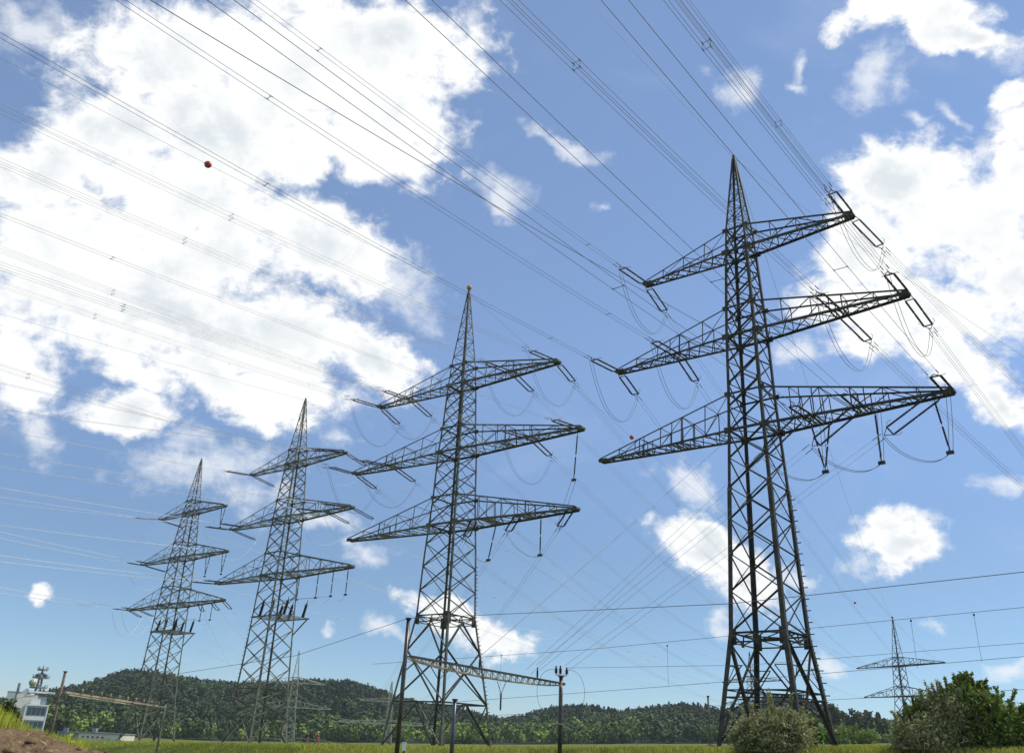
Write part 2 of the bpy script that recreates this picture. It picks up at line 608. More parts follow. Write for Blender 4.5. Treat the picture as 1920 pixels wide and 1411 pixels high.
def hill_dirs(npx):
    # azimuth (x/y) and ridge height for a column of the panorama
    h = np.interp(npx, [a for a, _ in SKYLINE], [b for _, b in SKYLINE])
    D = np.interp(npx, [a for a, _ in RIDGE_D], [b for _, b in RIDGE_D])
    return h, D


_pxs = np.arange(-500, 2401, 20.0)
_rows = []
for p_ in _pxs:
    h_, D_ = hill_dirs(p_)
    r_ = ray(p_, h_)
    az_ = math.atan2(r_[0], r_[1])
    el_ = r_[2] / math.hypot(r_[0], r_[1])
    _rows.append((az_, el_ * D_ + EYE - TREE_H, D_))
_rows = np.array(_rows)


def hill_z(x, y):
    az, D = np.arctan2(x, y), np.hypot(x, y)
    zr = np.interp(az, _rows[:, 0], _rows[:, 1])
    dr = np.interp(az, _rows[:, 0], _rows[:, 2])
    t = np.clip((D - HILL_D0) / (dr - HILL_D0), 0, 1)
    w = np.where(np.abs(az) < 1.2, 1.0, np.clip((1.9 - np.abs(az)) / .7, 0, 1))
    g = ground(x, y)
    prof = np.sin(t * math.pi / 2) ** 1.15
    back = np.clip((D - dr) / 900, 0, 1)
    return g + (zr - g) * prof * w * (1 - back * back * .9)


def bump2(x, y, s, seed):
    q = np.random.default_rng(seed)
    z = 0
    for i in range(7):
        a = q.uniform(0, 6.28)
        k = s * (1.5 ** i)
        z = z + np.sin((x * math.cos(a) + y * math.sin(a)) * k + q.uniform(0, 6.28)) / (1.35 ** i)
    return z / 3


def make_ground():
    rr = np.concatenate([[0], np.geomspace(.8, 30, 26), np.linspace(32, 130, 64), np.geomspace(134, 2650, 56)])
    front = np.radians(np.linspace(-62, 62, 220))
    rest = np.radians(np.linspace(62, 298, 60))[1:-1]
    az = np.concatenate([front, rest])
    A, RR = np.meshgrid(az, rr)
    X, Y = RR * np.sin(A), RR * np.cos(A)
    Z = ground(X, Y)
    Z = Z + .05 * bump2(X, Y, .35, 3) * sstep(60, 90, RR)
    # field sinks under the hill mesh that stands on it
    Z = Z - sstep(HILL_D0 - 5, HILL_D0 + 60, RR) * 2.5 * (np.abs(A) < 1.9)
    V = np.stack([X, Y, Z], -1).reshape(-1, 3)
    n, k = len(rr), len(az)
    i, j = np.meshgrid(np.arange(n - 1), np.arange(k), indexing='ij')
    jn = (j + 1) % k
    F = np.stack([i * k + j, i * k + jn, (i + 1) * k + jn, (i + 1) * k + j], -1).reshape(-1, 4)
    structure(fast_mesh('ground', V, F[:, ::-1], M['ground'], smooth=True))
    az = np.linspace(-1.9, 1.9, 300)
    rr = np.concatenate([np.linspace(HILL_D0 - 6, 1450, 70), np.linspace(1490, 2620, 16)])
    A, RR = np.meshgrid(az, rr)
    X, Y = RR * np.sin(A), RR * np.cos(A)
    Z = hill_z(X, Y) + 1.6 * bump2(X, Y, .015, 5) * sstep(HILL_D0, HILL_D0 + 60, RR)
    Z = np.where(RR < HILL_D0, ground(X, Y) - 1, Z)
    V = np.stack([X, Y, Z], -1).reshape(-1, 3)
    n, k = A.shape
    i, j = np.meshgrid(np.arange(n - 1), np.arange(k - 1), indexing='ij')
    F = np.stack([i * k + j, i * k + j + 1, (i + 1) * k + j + 1, (i + 1) * k + j], -1).reshape(-1, 4)
    structure(fast_mesh('hills', V, F[:, ::-1], M['hill'], smooth=True))


make_ground()


# leaf clump cloud: C centres (n,3), size s -> quads
def leaf_quads(C, size, q, flat=0.0, aspect=1.0, nrm=None):
    n = len(C)
    u = q.normal(size=(n, 3))
    u /= np.linalg.norm(u, axis=1)[:, None]
    w = q.normal(size=(n, 3))
    w[:, 2] *= (1 - flat)
    if nrm is not None:
        u = np.cross(nrm, w)
        u /= np.linalg.norm(u, axis=1)[:, None] + 1e-9
        w = nrm
    v = np.cross(u, w)
    v /= np.linalg.norm(v, axis=1)[:, None] + 1e-9
    sz = (size * q.uniform(.6, 1.4, n))[:, None]
    a, b = u * sz * aspect, v * sz
    V = np.stack([C - a - b * .3, C + a * .2 - b, C + a + b * .3, C - a * .2 + b], 1).reshape(-1, 3)
    F = np.arange(4 * n).reshape(n, 4)
    return V, F


def make_forest():
    q = np.random.default_rng(21)
    Vs, sp = [], []
    n_try = 27000
    az = q.uniform(-.66, .66, n_try)
    t = q.uniform(0, 1, n_try) ** .8
    dr = np.interp(az, _rows[:, 0], _rows[:, 2])
    D = HILL_D0 - 22 + (dr * 1.05 - HILL_D0 + 28) * t
    x, y = D * np.sin(az), D * np.cos(az)
    zz = hill_z(x, y)
    zr = np.interp(az, _rows[:, 0], _rows[:, 1])
    order = np.argsort(D)
    patch = bump2(x, y, .007, 8) + .5 * bump2(x, y, .03, 18)
    for i in order[::3]:
        rel = (D[i] - HILL_D0) / (dr[i] - HILL_D0)
        s = .80 - .95 * rel + .42 * patch[i] + q.normal() * .12
        if rel > .93:
            s -= .1
        s = float(np.clip(s, 0, 1))
        con = s < .3 and q.random() < .7
        h = TREE_H * q.uniform(.55, 1.15) * (1.05 if con else 1.0)
        rad = h * (q.uniform(.22, .3) if con else q.uniform(.38, .55))
        m = 110
        if con:
            k = q.random(m) ** .7
            rr = rad * (1 - k * .95) * np.sqrt(q.uniform(.35, 1, m))
            a = q.uniform(0, 6.283, m)
            P = np.stack([rr * np.cos(a), rr * np.sin(a), h * (.05 + .95 * k)], 1)
            sz = .72
        else:
            d = q.normal(size=(m, 3))
            d /= np.linalg.norm(d, axis=1)[:, None]
            lob = 1 + .28 * np.sin(d[:, 0] * 5 + q.uniform(0, 6)) * np.cos(d[:, 1] * 4 + q.uniform(0, 6))
            rad3 = np.cbrt(q.uniform(.45, 1, m)) * lob
            P = d * rad3[:, None] * np.array([rad, rad, h * .42]) + np.array([0, 0, h * .55])
            sz = .9
        nn = P - np.array([0, 0, h * .4])
        nn = nn / (np.linalg.norm(nn, axis=1)[:, None] + 1e-6) + q.normal(size=P.shape) * .38
        nn /= np.linalg.norm(nn, axis=1)[:, None]
        P = P + np.array([x[i], y[i], zz[i]])
        V, _ = leaf_quads(P, sz, q, nrm=nn)
        Vs.append(V)
        sp.append(np.clip(np.full(len(V), s) + np.repeat(q.normal(size=m) * .05, 4), 0, 1))
    V = np.concatenate(Vs)
    F = np.arange(len(V)).reshape(-1, 4)
    o = fast_mesh('forest', V, F, M['forest'], attr=('species', np.concatenate(sp)))
    tag(o, 'mixed dark and bright green woodland covering the hills along the horizon', 'forest', kind='stuff')


make_forest()


# ------------------------------------------------------------------ trees and bushes
def branch(mb, p, q, r0, r1, rg, n=5):
    p, q = np.array(p, float), np.array(q, float)
    k = 5
    pts = [p + (q - p) * i / k + (rg.normal(size=3) * np.linalg.norm(q - p) * .035 if 0 < i < k else 0) for i in range(k + 1)]
    mb.tube(pts, np.linspace(r0, r1, k + 1), n)
    return pts


def bush(name, label, cat, base, lobes, n, size, seed, group=None, stem_r=.05, aspect=2.2, trunk=None, crown_name='crown', shoots=0):
    """lobes: list of (offset, radii, material key, share). Crown meshes per material; stems reach into every lobe."""
    q = np.random.default_rng(seed)
    t = thing(name, label, cat, base, 0, group)
    by = {}
    st = MB()
    top = npv(0, 0, trunk[0]) if trunk else npv(0, 0, 0)
    if trunk:
        branch(st, (0, 0, -.3), top, trunk[1], trunk[1] * .7, q, 7)
    for off, rad, mk, share in lobes:
        off, rad = np.array(off, float), np.array(rad, float)
        m = int(n * share)
        # sub-clumps on and inside the ellipsoid, leaves gathered around them: gaps and uneven edges
        nc = max(10, m // 42)
        d = q.normal(size=(nc, 3))
        d /= np.linalg.norm(d, axis=1)[:, None]
        cc = off + d * rad * np.cbrt(q.uniform(.15, 1, nc))[:, None] * q.uniform(.75, 1.12, nc)[:, None]
        pick = q.integers(0, nc, m)
        jit = q.normal(size=(m, 3)) * (rad.mean() * .15)
        P = cc[pick] + jit
        P[:, 2] = np.maximum(P[:, 2], .05)
        by.setdefault(mk, []).append(P)
        for _ in range(shoots):                          # stray shoots that break the outline
            d0 = q.normal(size=3)
            d0[2] = abs(d0[2]) + .25
            d0 /= np.linalg.norm(d0)
            p0 = off + d0 * rad * .8
            p1 = p0 + (d0 + npv(0, 0, .9) + q.normal(size=3) * .25) * rad.mean() * q.uniform(.22, .55)
            k_ = int(m * .012) + 6
            tt_ = q.uniform(.1, 1, k_)[:, None]
            by[mk].append(p0 + (p1 - p0) * tt_ + q.normal(size=(k_, 3)) * rad.mean() * .035)
            branch(st, p0, p1, stem_r * .3, stem_r * .12, q, 4)
        for c in cc[:: max(1, nc // 9)]:
            a = top + q.normal(size=3) * np.array([.12, .12, 0]) * rad.mean()
            branch(st, a, c, stem_r * q.uniform(.6, 1.1), stem_r * .25, q, 4)
    for mk, Ps in by.items():
        P = np.concatenate(Ps)
        V, F = leaf_quads(P, size, q, aspect=aspect)
        fast_mesh(crown_name, V, F, M[mk], t)
    st.build('trunk' if trunk else 'stems', M['bark'], t)
    return t


def onground(px, y):
    """Point on the ground seen in the column px at distance y."""
    p = at(px, 1395, y)
    return npv(p[0], p[1], float(ground(p[0], p[1])))


# ------------------------------------------------------------------ lattice pylons
def lerp(a, b, t):
    return a + (b - a) * t


class Pylon:
    def __init__(s, name, label, x, y, zb, H, yaw, prof, arms, style, m, group, cat='pylon', detail=1.0, ball=None, platform=None):
        """prof: (world-height z, half width); arms: (z, half length, rise, hangers [(side, fraction)])"""
        s.x, s.y, s.zb, s.yaw = x, y, zb, yaw
        s.root = thing(name, label, cat, (x, y, zb), yaw, group)
        s.prof = [(z - zb, w) for z, w in prof]
        s.H = H - zb
        s.arms = [(a[0] - zb,) + tuple(a[1:]) for a in arms]
        s.style, s.m, s.detail = style, m, detail
        s.legs()
        s.bracing()
        s.peak(ball)
        for i, a in enumerate(s.arms):
            for side in (-1, 1):
                s.arm(i, side)
        if platform:
            s.platform(platform)

    def w(s, z):
        return float(np.interp(z, [a for a, _ in s.prof], [b for _, b in s.prof]))

    def c(s, i, z):
        w = s.w(z)
        sx, sy = ((-1, -1), (1, -1), (1, 1), (-1, 1))[i]
        return npv(sx * w, sy * w, z)

    def world(s, p):
        ca, sa = math.cos(s.yaw), math.sin(s.yaw)
        return npv(s.x + p[0] * ca - p[1] * sa, s.y + p[0] * sa + p[1] * ca, s.zb + p[2])

    def legs(s):
        st = s.style
        ztop = s.prof[-2][0]
        for i in range(4):
            mb = MB()
            zs = sorted(set([-.4] + [z for z, _ in s.prof[1:-1]] + [st['step']]))
            for a, b in zip(zs[:-1], zs[1:]):
                w = st['leg_low'] if b <= st['step'] + .01 else st['leg']
                if a >= s.arms[0][0]:
                    w = st['leg_top']
                p, q = s.c(i, a), s.c(i, b)
                ctr = npv(0, 0, a) - p
                ctr[2] = 0
                d1 = npv(-np.sign(p[0]), 0, 0)
                mb.angle(p, q + (q - p) * .01, w, d1 if i in (0, 2) else npv(0, -np.sign(p[1]), 0), th=w * .28)
            if st.get('pegs') is not None and st['pegs'][0] == i:
                pb = mb
                z = .8
                k = 0
                out = npv(np.sign(s.c(i, 1)[0]), np.sign(s.c(i, 1)[1]), 0) / math.sqrt(2)
                while z < st['pegs'][1]:
                    p = s.c(i, z)
                    dr = npv(np.sign(p[0]), 0, 0) if k % 2 else npv(0, np.sign(p[1]), 0)
                    pb.bar(p + out * .05, p + dr * st['leg_low'] * .4 + dr * st['pegs'][2] + out * .05, .075)
                    z += st['pegs'][3]
                    k += 1
            mb.build('leg', s.m, s.root)
            fb = MB()
            f = s.c(i, -.1)
            fb.box(f + npv(0, 0, -.15), .9, .9, .5)
            fb.build('footing', M['concrete_grey'], s.root)

    def face(s, k):
        return ((0, 1), (1, 2), (2, 3), (3, 0))[k]

    def bracing(s):
        st = s.style
        mb = MB()
        gp = mb
        zw = st['waist'] - s.zb
        z1 = s.arms[0][0] + s.arms[0][2]
        # panels above the waist
        z = zw
        levels = [z]
        while z < z1 - .3:
            z += st['pitch'] * 2 * s.w(z)
            levels.append(z)
        sc = (z1 - zw) / (levels[-1] - zw)
        levels = [zw + (a - zw) * sc for a in levels]
        b1, b2 = st['brace'], st['brace2']
        for k in range(4):
            i, j = s.face(k)
            nrm = npv(*((0, -1, 0), (1, 0, 0), (0, 1, 0), (-1, 0, 0))[k])
            for n, (a, b) in enumerate(zip(levels[:-1], levels[1:])):
                p0, p1, q0, q1 = s.c(i, a), s.c(j, a), s.c(i, b), s.c(j, b)
                o = nrm * .03
                mb.angle(p0 + o, q1 + o, b1, nrm)
                mb.angle(p1 - o, q0 - o, b2, nrm)
                if s.detail > .5 and n % st['gus'] == 0:
                    for c_, d_ in ((p0, 1), (p1, -1)):
                        tdir = (p1 - p0) / np.linalg.norm(p1 - p0)
                        g = st['gplate'] * (1.25 if n % 2 else 1)
                        gp.box(c_ + tdir * d_ * g * .35 + nrm * .035, g * 1.0, .02, g * 1.35, tdir, nrm, (0, 0, 1))
            # waist ring
            p0, p1 = s.c(i, zw), s.c(j, zw)
            r0, r1 = s.c(i, zw - .75), s.c(j, zw - .75)
            mb.angle(p0, p1, b1 * 1.15, nrm)
            mb.angle(r0, r1, b1 * .9, nrm)
            mid, mid2 = (p0 + p1) / 2, (r0 + r1) / 2
            mb.angle(p0, mid2, b2, nrm)
            mb.angle(p1, mid2, b2, nrm)
            mb.angle(mid, mid2, b2, nrm)
            if s.detail > .5:
                tdir = (p1 - p0) / np.linalg.norm(p1 - p0)
                for c_, d_ in ((p0, 1), (p1, -1)):
                    gp.box(c_ + tdir * d_ * .22 + npv(0, 0, -.35) + nrm * .04, .55, .025, 1.3, tdir, nrm, (0, 0, 1))
                gp.box(mid2 + nrm * .04, .5, .025, .4, tdir, nrm, (0, 0, 1))
            # plan bracing of the waist
            mb.angle(mid, (s.c(j, zw) + s.c(s.face((k + 1) % 4)[1], zw)) / 2, b2)
            za, zb_ = st['low_a'] - s.zb, st['low_b'] - s.zb
            big = st['big']
            if st['kind'] == 'fork':
                # cross over the whole lower part, one heavy raking strut per side face
                f0, f1 = s.c(i, 0), s.c(j, 0)
                ww = big * 1.7 if k in (1, 3) else big
                o = nrm * .05
                if k == 3:
                    mb.angle(r0 + o, f1 + o, big, nrm)
                    mb.angle(r1 - o, f0 - o, ww, nrm)
                else:
                    mb.angle(r0 + o, f1 + o, ww, nrm)
                    mb.angle(r1 - o, f0 - o, big, nrm)
                for zz in (zb_, zb_ - .55):
                    mb.angle(s.c(i, zz), s.c(j, zz), b2 * 1.1, nrm)
                h0, h1 = s.c(i, zb_), s.c(j, zb_)
                hm = (h0 + h1) / 2
                for e in (.5,):
                    zq = lerp(zb_, zw - .75, e)
                    l0, l1 = s.c(i, zq), s.c(j, zq)
                    x0, x1 = lerp(l0, l1, .24), lerp(l0, l1, .76)
                    mb.angle(l0, x0, b2 * .8, nrm)
                    mb.angle(l1, x1, b2 * .8, nrm)
                    mb.angle(h0, x0, b2 * .8, nrm)
                    mb.angle(h1, x1, b2 * .8, nrm)
                mb.angle(hm, s.c(i, zb_ * .45), b2, nrm)
                mb.angle(hm, s.c(j, zb_ * .45), b2, nrm)
                mb.angle(hm, (s.c(j, zb_) + s.c(s.face((k + 1) % 4)[1], zb_)) / 2, b2)
            else:
                a0, a1 = s.c(i, za), s.c(j, za)
                c0, c1 = s.c(i, zb_), s.c(j, zb_)
                f0, f1 = s.c(i, 0), s.c(j, 0)
                o = nrm * .04
                mb.angle(mid2, a0, big, nrm)
                mb.angle(mid2, a1, big, nrm)
                mb.angle(a0 + o, c1 + o, big, nrm)
                mb.angle(a1 - o, c0 - o, big, nrm)
                cm = (c0 + c1) / 2
                mb.angle(c0, c1, big, nrm)
                mb.angle(cm, f0, big * 1.15, nrm)
                mb.angle(cm, f1, big * 1.15, nrm)
                for e0, e1, ef in ((c0, cm, f0), (c1, cm, f1)):
                    mq = (cm + ef) / 2
                    leg_m = s.c(i if ef is f0 else j, mq[2])
                    mb.angle(mq, leg_m, b2, nrm)
                    mb.angle(mq, e0, b2, nrm)
                mx = (a0 + a1 + c0 + c1) / 4
                mb.angle(lerp(a0, mx, .5), s.c(i, lerp(za, zb_, .5)), b2, nrm)
                mb.angle(lerp(a1, mx, .5), s.c(j, lerp(za, zb_, .5)), b2, nrm)
                mb.angle(cm, (s.c(j, zb_) + s.c(s.face((k + 1) % 4)[1], zb_)) / 2, b2)
        mb.build('bracing', s.m, s.root)

    def peak(s, ball):
        st = s.style
        mb = MB()
        z0 = s.arms[0][0] + s.arms[0][2]
        tip = npv(0, 0, s.H)
        for i in range(4):
            mb.angle(s.c(i, z0), s.c(i, s.H - .15), st['leg_top'] * .8, npv(-np.sign(s.c(i, z0)[0]), 0, 0))
        n = st.get('peak_n', 8)
        zs = [z0 + (s.H - .8 - z0) * (1 - (1 - t / n) ** 1.25) for t in range(n + 1)]
        for k in range(4):
            i, j = s.face(k)
            nrm = npv(*((0, -1, 0), (1, 0, 0), (0, 1, 0), (-1, 0, 0))[k])
            for m_, (a, b) in enumerate(zip(zs[:-1], zs[1:])):
                if (m_ + k) % 2:
                    mb.angle(s.c(i, a), s.c(j, b), st['brace2'] * .65, nrm)
                else:
                    mb.angle(s.c(j, a), s.c(i, b), st['brace2'] * .65, nrm)
                mb.angle(s.c(i, a), s.c(j, a), st['brace2'] * .5, nrm)
        mb.box(tip + npv(0, 0, -.45), .22, .22, 1.3)
        p = mb.build('peak', s.m, s.root)
        if ball:
            b = MB()
            b.sphere(tip + npv(0, 0, .25 + ball[1]), ball[1], 14, 10)
            b.build('warning_ball', M[ball[0]], s.root, True)
            b2 = MB()
            b2.tube([tip, tip + npv(0, 0, .4)], .06, 6)
            b2.build('ball_stem', s.m, s.root)

    def arm_pt(s, i, side, frac, edge=0.0, dz=0.0):
        """Point on the lower chord plane of an arm; frac 0 at the axis, 1 at the tip; edge -1/1 picks a chord."""
        z, L, rise = s.arms[i][:3]
        w = s.w(z)
        tipw = s.style['tipw']
        x = L * frac
        t = np.clip((x - w) / (L - w), 0, 1)
        return npv(side * x, edge * lerp(w, tipw, t), z + dz)

    def attach(s, i, side, frac, edge=0.0, dz=0.0):
        return s.world(s.arm_pt(i, side, frac, edge, dz))

    def arm(s, i, side):
        st = s.style
        z, L, rise, bays, frames = s.arms[i]
        w, wt = s.w(z), s.w(z + rise)
        tw = st['tipw']
        ch, lc = st['chord'], st['lace']
        mb = MB()
        B = lambda t, e: npv(side * lerp(w, L, t), e * lerp(w, tw, t), z)
        T = lambda t, e: npv(side * lerp(wt, L, t), e * lerp(wt, tw, t), z + lerp(rise, .28, t))
        for e in (-1, 1):
            mb.angle(B(0, e), B(1, e), ch, npv(0, -e, 0), th=ch * .3)
            mb.angle(T(0, e), T(1, e), ch * .62, npv(0, -e, 0))
        # floor zig-zag, spaced closer to the tip
        ts = [1 - (1 - t / bays) ** 1.12 for t in range(bays + 1)]
        for k, (a, b) in enumerate(zip(ts[:-1], ts[1:])):
            e = 1 if k % 2 else -1
            mb.angle(B(a, e), B(b, -e), lc, (0, 0, 1))
            if s.detail > .7:
                mb.angle(B(a, -e), B(b, e), lc * .8, (0, 0, 1))
            if k % 2:
                mb.angle(B(a, -1), B(a, 1), lc, (0, 0, 1))
        # side faces: posts and raking members
        nside = max(3, bays // 2)
        tt = [k / nside for k in range(nside)]
        for e in (-1, 1):
            for k, a in enumerate(tt):
                if k:
                    mb.angle(B(a, e), T(a, e), lc * .75, (0, 1, 0))
                b = tt[k + 1] if k + 1 < nside else .97
                if k < nside - 1:
                    if k % 2:
                        mb.angle(B(a, e), T(b, e), lc * .7, (0, 1, 0))
                    else:
                        mb.angle(T(a, e), B(b, e), lc * .7, (0, 1, 0))
        for k, a in enumerate(tt[1:]):
            mb.angle(T(a, -1), T(a, 1), lc * .7)
            if k % 2 == 0:
                mb.angle(B(a, -1), T(a, 1), lc * .55)
        # through the body
        if side == 1:
            for e in (-1, 1):
                mb.angle(npv(-w, e * w, z), npv(w, e * w, z), ch, npv(0, -e, 0), th=ch * .3)
                mb.angle(npv(e * w, -w, z), npv(e * w, w, z), ch * .8, npv(-e, 0, 0))
                mb.angle(npv(-wt, e * wt, z + rise), npv(wt, e * wt, z + rise), ch * .7, npv(0, -e, 0))
                mb.angle(npv(e * wt, -wt, z + rise), npv(e * wt, wt, z + rise), ch * .6, npv(-e, 0, 0))
            mb.angle(npv(-w, -w, z), npv(w, w, z), lc)
            mb.angle(npv(-w, w, z), npv(w, -w, z), lc)
        g = mb
        for e in (-1, 1):
            for p, k in ((B(0, e), 1.0), (T(0, e), .8)):
                g.box(p + npv(side * .1, e * .03, .0), .75 * k * st['gp'], .03, .6 * k * st['gp'])
        # heavy tip box
        tip = npv(side * L, 0, z + .12)
        g.box(tip + npv(-side * .40, tw, 0), 1.0, .04, .30)
        g.box(tip + npv(-side * .40, -tw, 0), 1.0, .04, .30)
        g.box(tip + npv(side * .08, 0, 0), .10, tw * 2.3, .24)
        g.box(tip + npv(-side * .75, 0, 0), .08, tw * 2.0, .22)
        for sd_, fr in frames:
            if sd_ != side:
                continue
            fb = mb
            for dx in (-.55, -.2, .2, .55):
                t = np.clip((L * fr + dx - w) / (L - w), 0, 1)
                fb.bar(B(t, -1), B(t, 1), .10, (0, 0, 1), .13)
            t = np.clip((L * fr - w) / (L - w), 0, 1)
            for dx in (-.55, .55):
                t = np.clip((L * fr + dx - w) / (L - w), 0, 1)
                fb.angle(B(t, -1), T(t, -1), lc, (1, 0, 0))
                fb.angle(B(t, 1), T(t, 1), lc, (1, 0, 0))
        mb.build('cross_arm', s.m, s.root)

    def platform(s, pf):
        z = pf['z'] - s.zb
        w = s.w(z)
        mb = MB()
        ex = pf['reach']
        for e in (-1, 1):
            mb.angle(npv(-w * .9, e * w * 1.15, z), npv(w + ex, e * w * 1.15, z), .22, (0, 0, 1))
            mb.angle(npv(w + ex * .95, e * w * 1.1, z), s.c(1 if e < 0 else 2, z - 2.6), .15)
        k = 0
        for x in np.linspace(-w, w + ex, 7):
            mb.angle(npv(x, -w * 1.15, z), npv(x, w * 1.15, z), .14, (0, 0, 1))
        p = mb.build('cable_platform', s.m, s.root)
        for x in pf['xs']:
            for e in (-1, 1):
                ib = MB()
                a = npv(x, e * w * .8, z + .1)
                b = a + npv(.7, 0, 2.4)
                prof = [(0, .12)]
                for q in range(9):
                    prof += [(.06 + q * .095, .2), (.09 + q * .095, .34 - q * .01), (.12 + q * .095, .2)]
                prof += [(1.0, .08)]
                ib.lathe(a, b, prof, 8)
                ib.lathe(b, b + npv(.06, 0, .5), [(0, .05), (1, .05)], 6)
                ib.build('cable_termination', M['ceramic'], p)


ST4 = dict(leg_low=0.370, leg=0.264, leg_top=0.185, step=23.4 - 2.1, brace=0.136, brace2=0.092, waist=10.9, low_a=8, low_b=6.4, big=0.150, kind='fork',
           pitch=.72, gus=2, gplate=.36, chord=0.207, lace=0.097, tipw=.36, gp=1.0, peak_n=9, pegs=(2, 21.0, .32, .48))
ST3 = dict(leg_low=0.246, leg=0.221, leg_top=0.156, step=15.0 - .9, brace=0.123, brace2=0.086, waist=15.3, low_a=11.3, low_b=5.6, big=0.164, kind='kay',
           pitch=.60, gus=2, gplate=.32, chord=0.232, lace=0.098, tipw=.38, gp=1.0, peak_n=10, pegs=(2, 21.0, .22, .46))
ST2 = dict(leg_low=0.272, leg=0.224, leg_top=0.160, step=16.0, brace=0.128, brace2=0.096, waist=8.2, low_a=6.4, low_b=3.8, big=0.160, kind='kay',
           pitch=.58, gus=2, gplate=.30, chord=0.240, lace=0.104, tipw=.40, gp=1.0, peak_n=9, pegs=(0, 19.0, .24, .7))
STF = dict(leg_low=.30, leg=.28, leg_top=.22, step=9.0, brace=.20, brace2=.16, waist=9.0, low_a=6.5, low_b=4, big=.22, kind='kay',
           pitch=1.0, gus=9, gplate=.3, chord=.32, lace=.2, tipw=.35, gp=.6, peak_n=5)

GP = 'lattice steel pylons of the overhead lines'
G4 = float(ground(22.55, 73.33))
T4 = Pylon('lattice_pylon', 'tallest, nearest dark lattice pylon with three crossarms right of centre, shrub at its foot',
           22.55, 73.33, 2.15, 60, R(-41.09),
           [(2.15, 3.46), (10.9, 2.36), (18, 2.10), (23, 1.93), (28.9, 1.70), (33, 1.56), (38.5, 1.45), (42, 1.33), (48, 1.10), (50.6, .98), (59.6, .12), (60, .05)],
           [(47.99, 11.22, 2.6, 8, []), (38.48, 14.87, 3.1, 10, [(1, .60), (-1, .50)]), (28.89, 16.99, 3.6, 12, [(1, .58), (1, .33), (-1, .70), (-1, .44)])],
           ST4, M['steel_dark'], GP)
T3 = Pylon('lattice_pylon', 'grey lattice pylon with an amber ball on its peak, centre of the picture',
           -6.63, 105.43, .88, 60, R(-37.4),
           [(.88, 4.45), (5.6, 3.85), (11.3, 3.05), (15.3, 2.48), (22.6, 2.24), (29.7, 1.90), (35.9, 1.75), (39.6, 1.52), (45.4, 1.30), (48.1, 1.16), (59.6, .12), (60, .05)],
           [(45.38, 15.55, 2.9, 9, [(1, .55), (-1, .60)]), (35.90, 19.15, 3.3, 11, [(1, .62), (1, .42), (-1, .60)]), (26.30, 18.55, 3.6, 11, [(1, .62), (1, .33), (-1, .62)])],
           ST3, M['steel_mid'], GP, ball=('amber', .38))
T2 = Pylon('lattice_pylon', 'second pylon from the left, weathered lattice with cable terminations halfway up',
           -38.93, 150.25, -.05, 60, R(-39.5),
           [(-.05, 3.62), (3.8, 3.25), (8.2, 2.93), (16, 2.58), (26.7, 2.22), (31, 2.05), (36.8, 1.82), (41, 1.64), (47, 1.28), (49.8, 1.11), (59.6, .12), (60, .05)],
           [(47.01, 13.63, 2.8, 8, []), (36.77, 17.26, 3.4, 9, [(1, .62)]), (26.73, 18.96, 3.8, 10, [])],
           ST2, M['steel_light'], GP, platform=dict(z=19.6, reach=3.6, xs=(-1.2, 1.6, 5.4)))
T1 = Pylon('lattice_pylon', 'leftmost, farthest pylon of the big row, weathered lattice with cable terminations',
           -72.0, 192.07, -.9, 60, R(-39.43),
           [(-.9, 4.0), (3.4, 3.35), (7.6, 2.93), (14, 2.65), (26.3, 2.33), (31, 2.12), (36.6, 1.88), (41, 1.66), (47, 1.22), (49.8, 1.06), (59.6, .12), (60, .05)],
           [(46.98, 13.49, 2.8, 7, []), (36.61, 17.18, 3.4, 8, [(1, .62)]), (26.33, 19.02, 3.8, 9, [])],
           dict(ST2, waist=7.6), M['steel_light'], GP, platform=dict(z=20.6, reach=3.6, xs=(-1.2, 1.6, 5.4)))


def far_pylon(label, px_top, py_top, px_base, y, yaw, arm_px, halves, m, ball=None, style=None):
    top = at(px_top, py_top, y)
    g = float(ground(top[0], y))
    zs = [at(px_top, p, y)[2] for p in arm_px]
    H = top[2]
    w0 = (H - g) * .06
    prof = [(g, w0 * 1.25), (lerp(g, zs[-1], .45), w0), (zs[-1], w0 * .74), (zs[0], w0 * .58), (zs[0] + (H - zs[0]) * .18, w0 * .5), (H - .4, .12), (H, .05)]
    st = dict(style or STF)
    k = (H - g) / 50.0
    for a in ('leg_low', 'leg', 'leg_top', 'brace', 'brace2', 'big', 'chord', 'lace'):
        st[a] *= max(.55, k)
    st['waist'], st['low_a'], st['low_b'], st['step'] = g + 10 * k, g + 7 * k, g + 4 * k, 10 * k
    return Pylon('lattice_pylon', label, top[0], y, g, H, yaw, prof,
                 [(z, h, (H - zs[0]) * .18 if j == 0 else (H - zs[0]) * .2, 8, []) for j, (z, h) in enumerate(zip(zs, halves))],
                 st, m, GP, detail=.6, ball=ball)


T5 = far_pylon('small far pylon with two crossarms above the big bush on the right', 1673.5, 1160, 1700, 350, R(-65), (1247, 1304), (21.0, 18.8), M['steel_dark'], ball=('red', .45), style=STF)
T6 = far_pylon('far pylon seen through the legs of the nearest dark pylon', 1405, 1222, 1412, 330, R(-55), (1277, 1318), (13.5, 13.0), M['steel_mid'])
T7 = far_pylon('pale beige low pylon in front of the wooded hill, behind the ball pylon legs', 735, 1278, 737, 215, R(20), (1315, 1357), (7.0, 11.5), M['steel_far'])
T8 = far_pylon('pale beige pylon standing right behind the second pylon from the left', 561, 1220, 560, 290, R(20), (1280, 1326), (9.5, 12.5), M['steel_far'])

# ------------------------------------------------------------------ conductors, insulators, jumpers
PEND = []


def wire_dir_curve(A, tan, b, c):
    return lambda s: npv(A[0] + tan[0] * s, A[1] + tan[1] * s, A[2] + b * s + c * s * s)


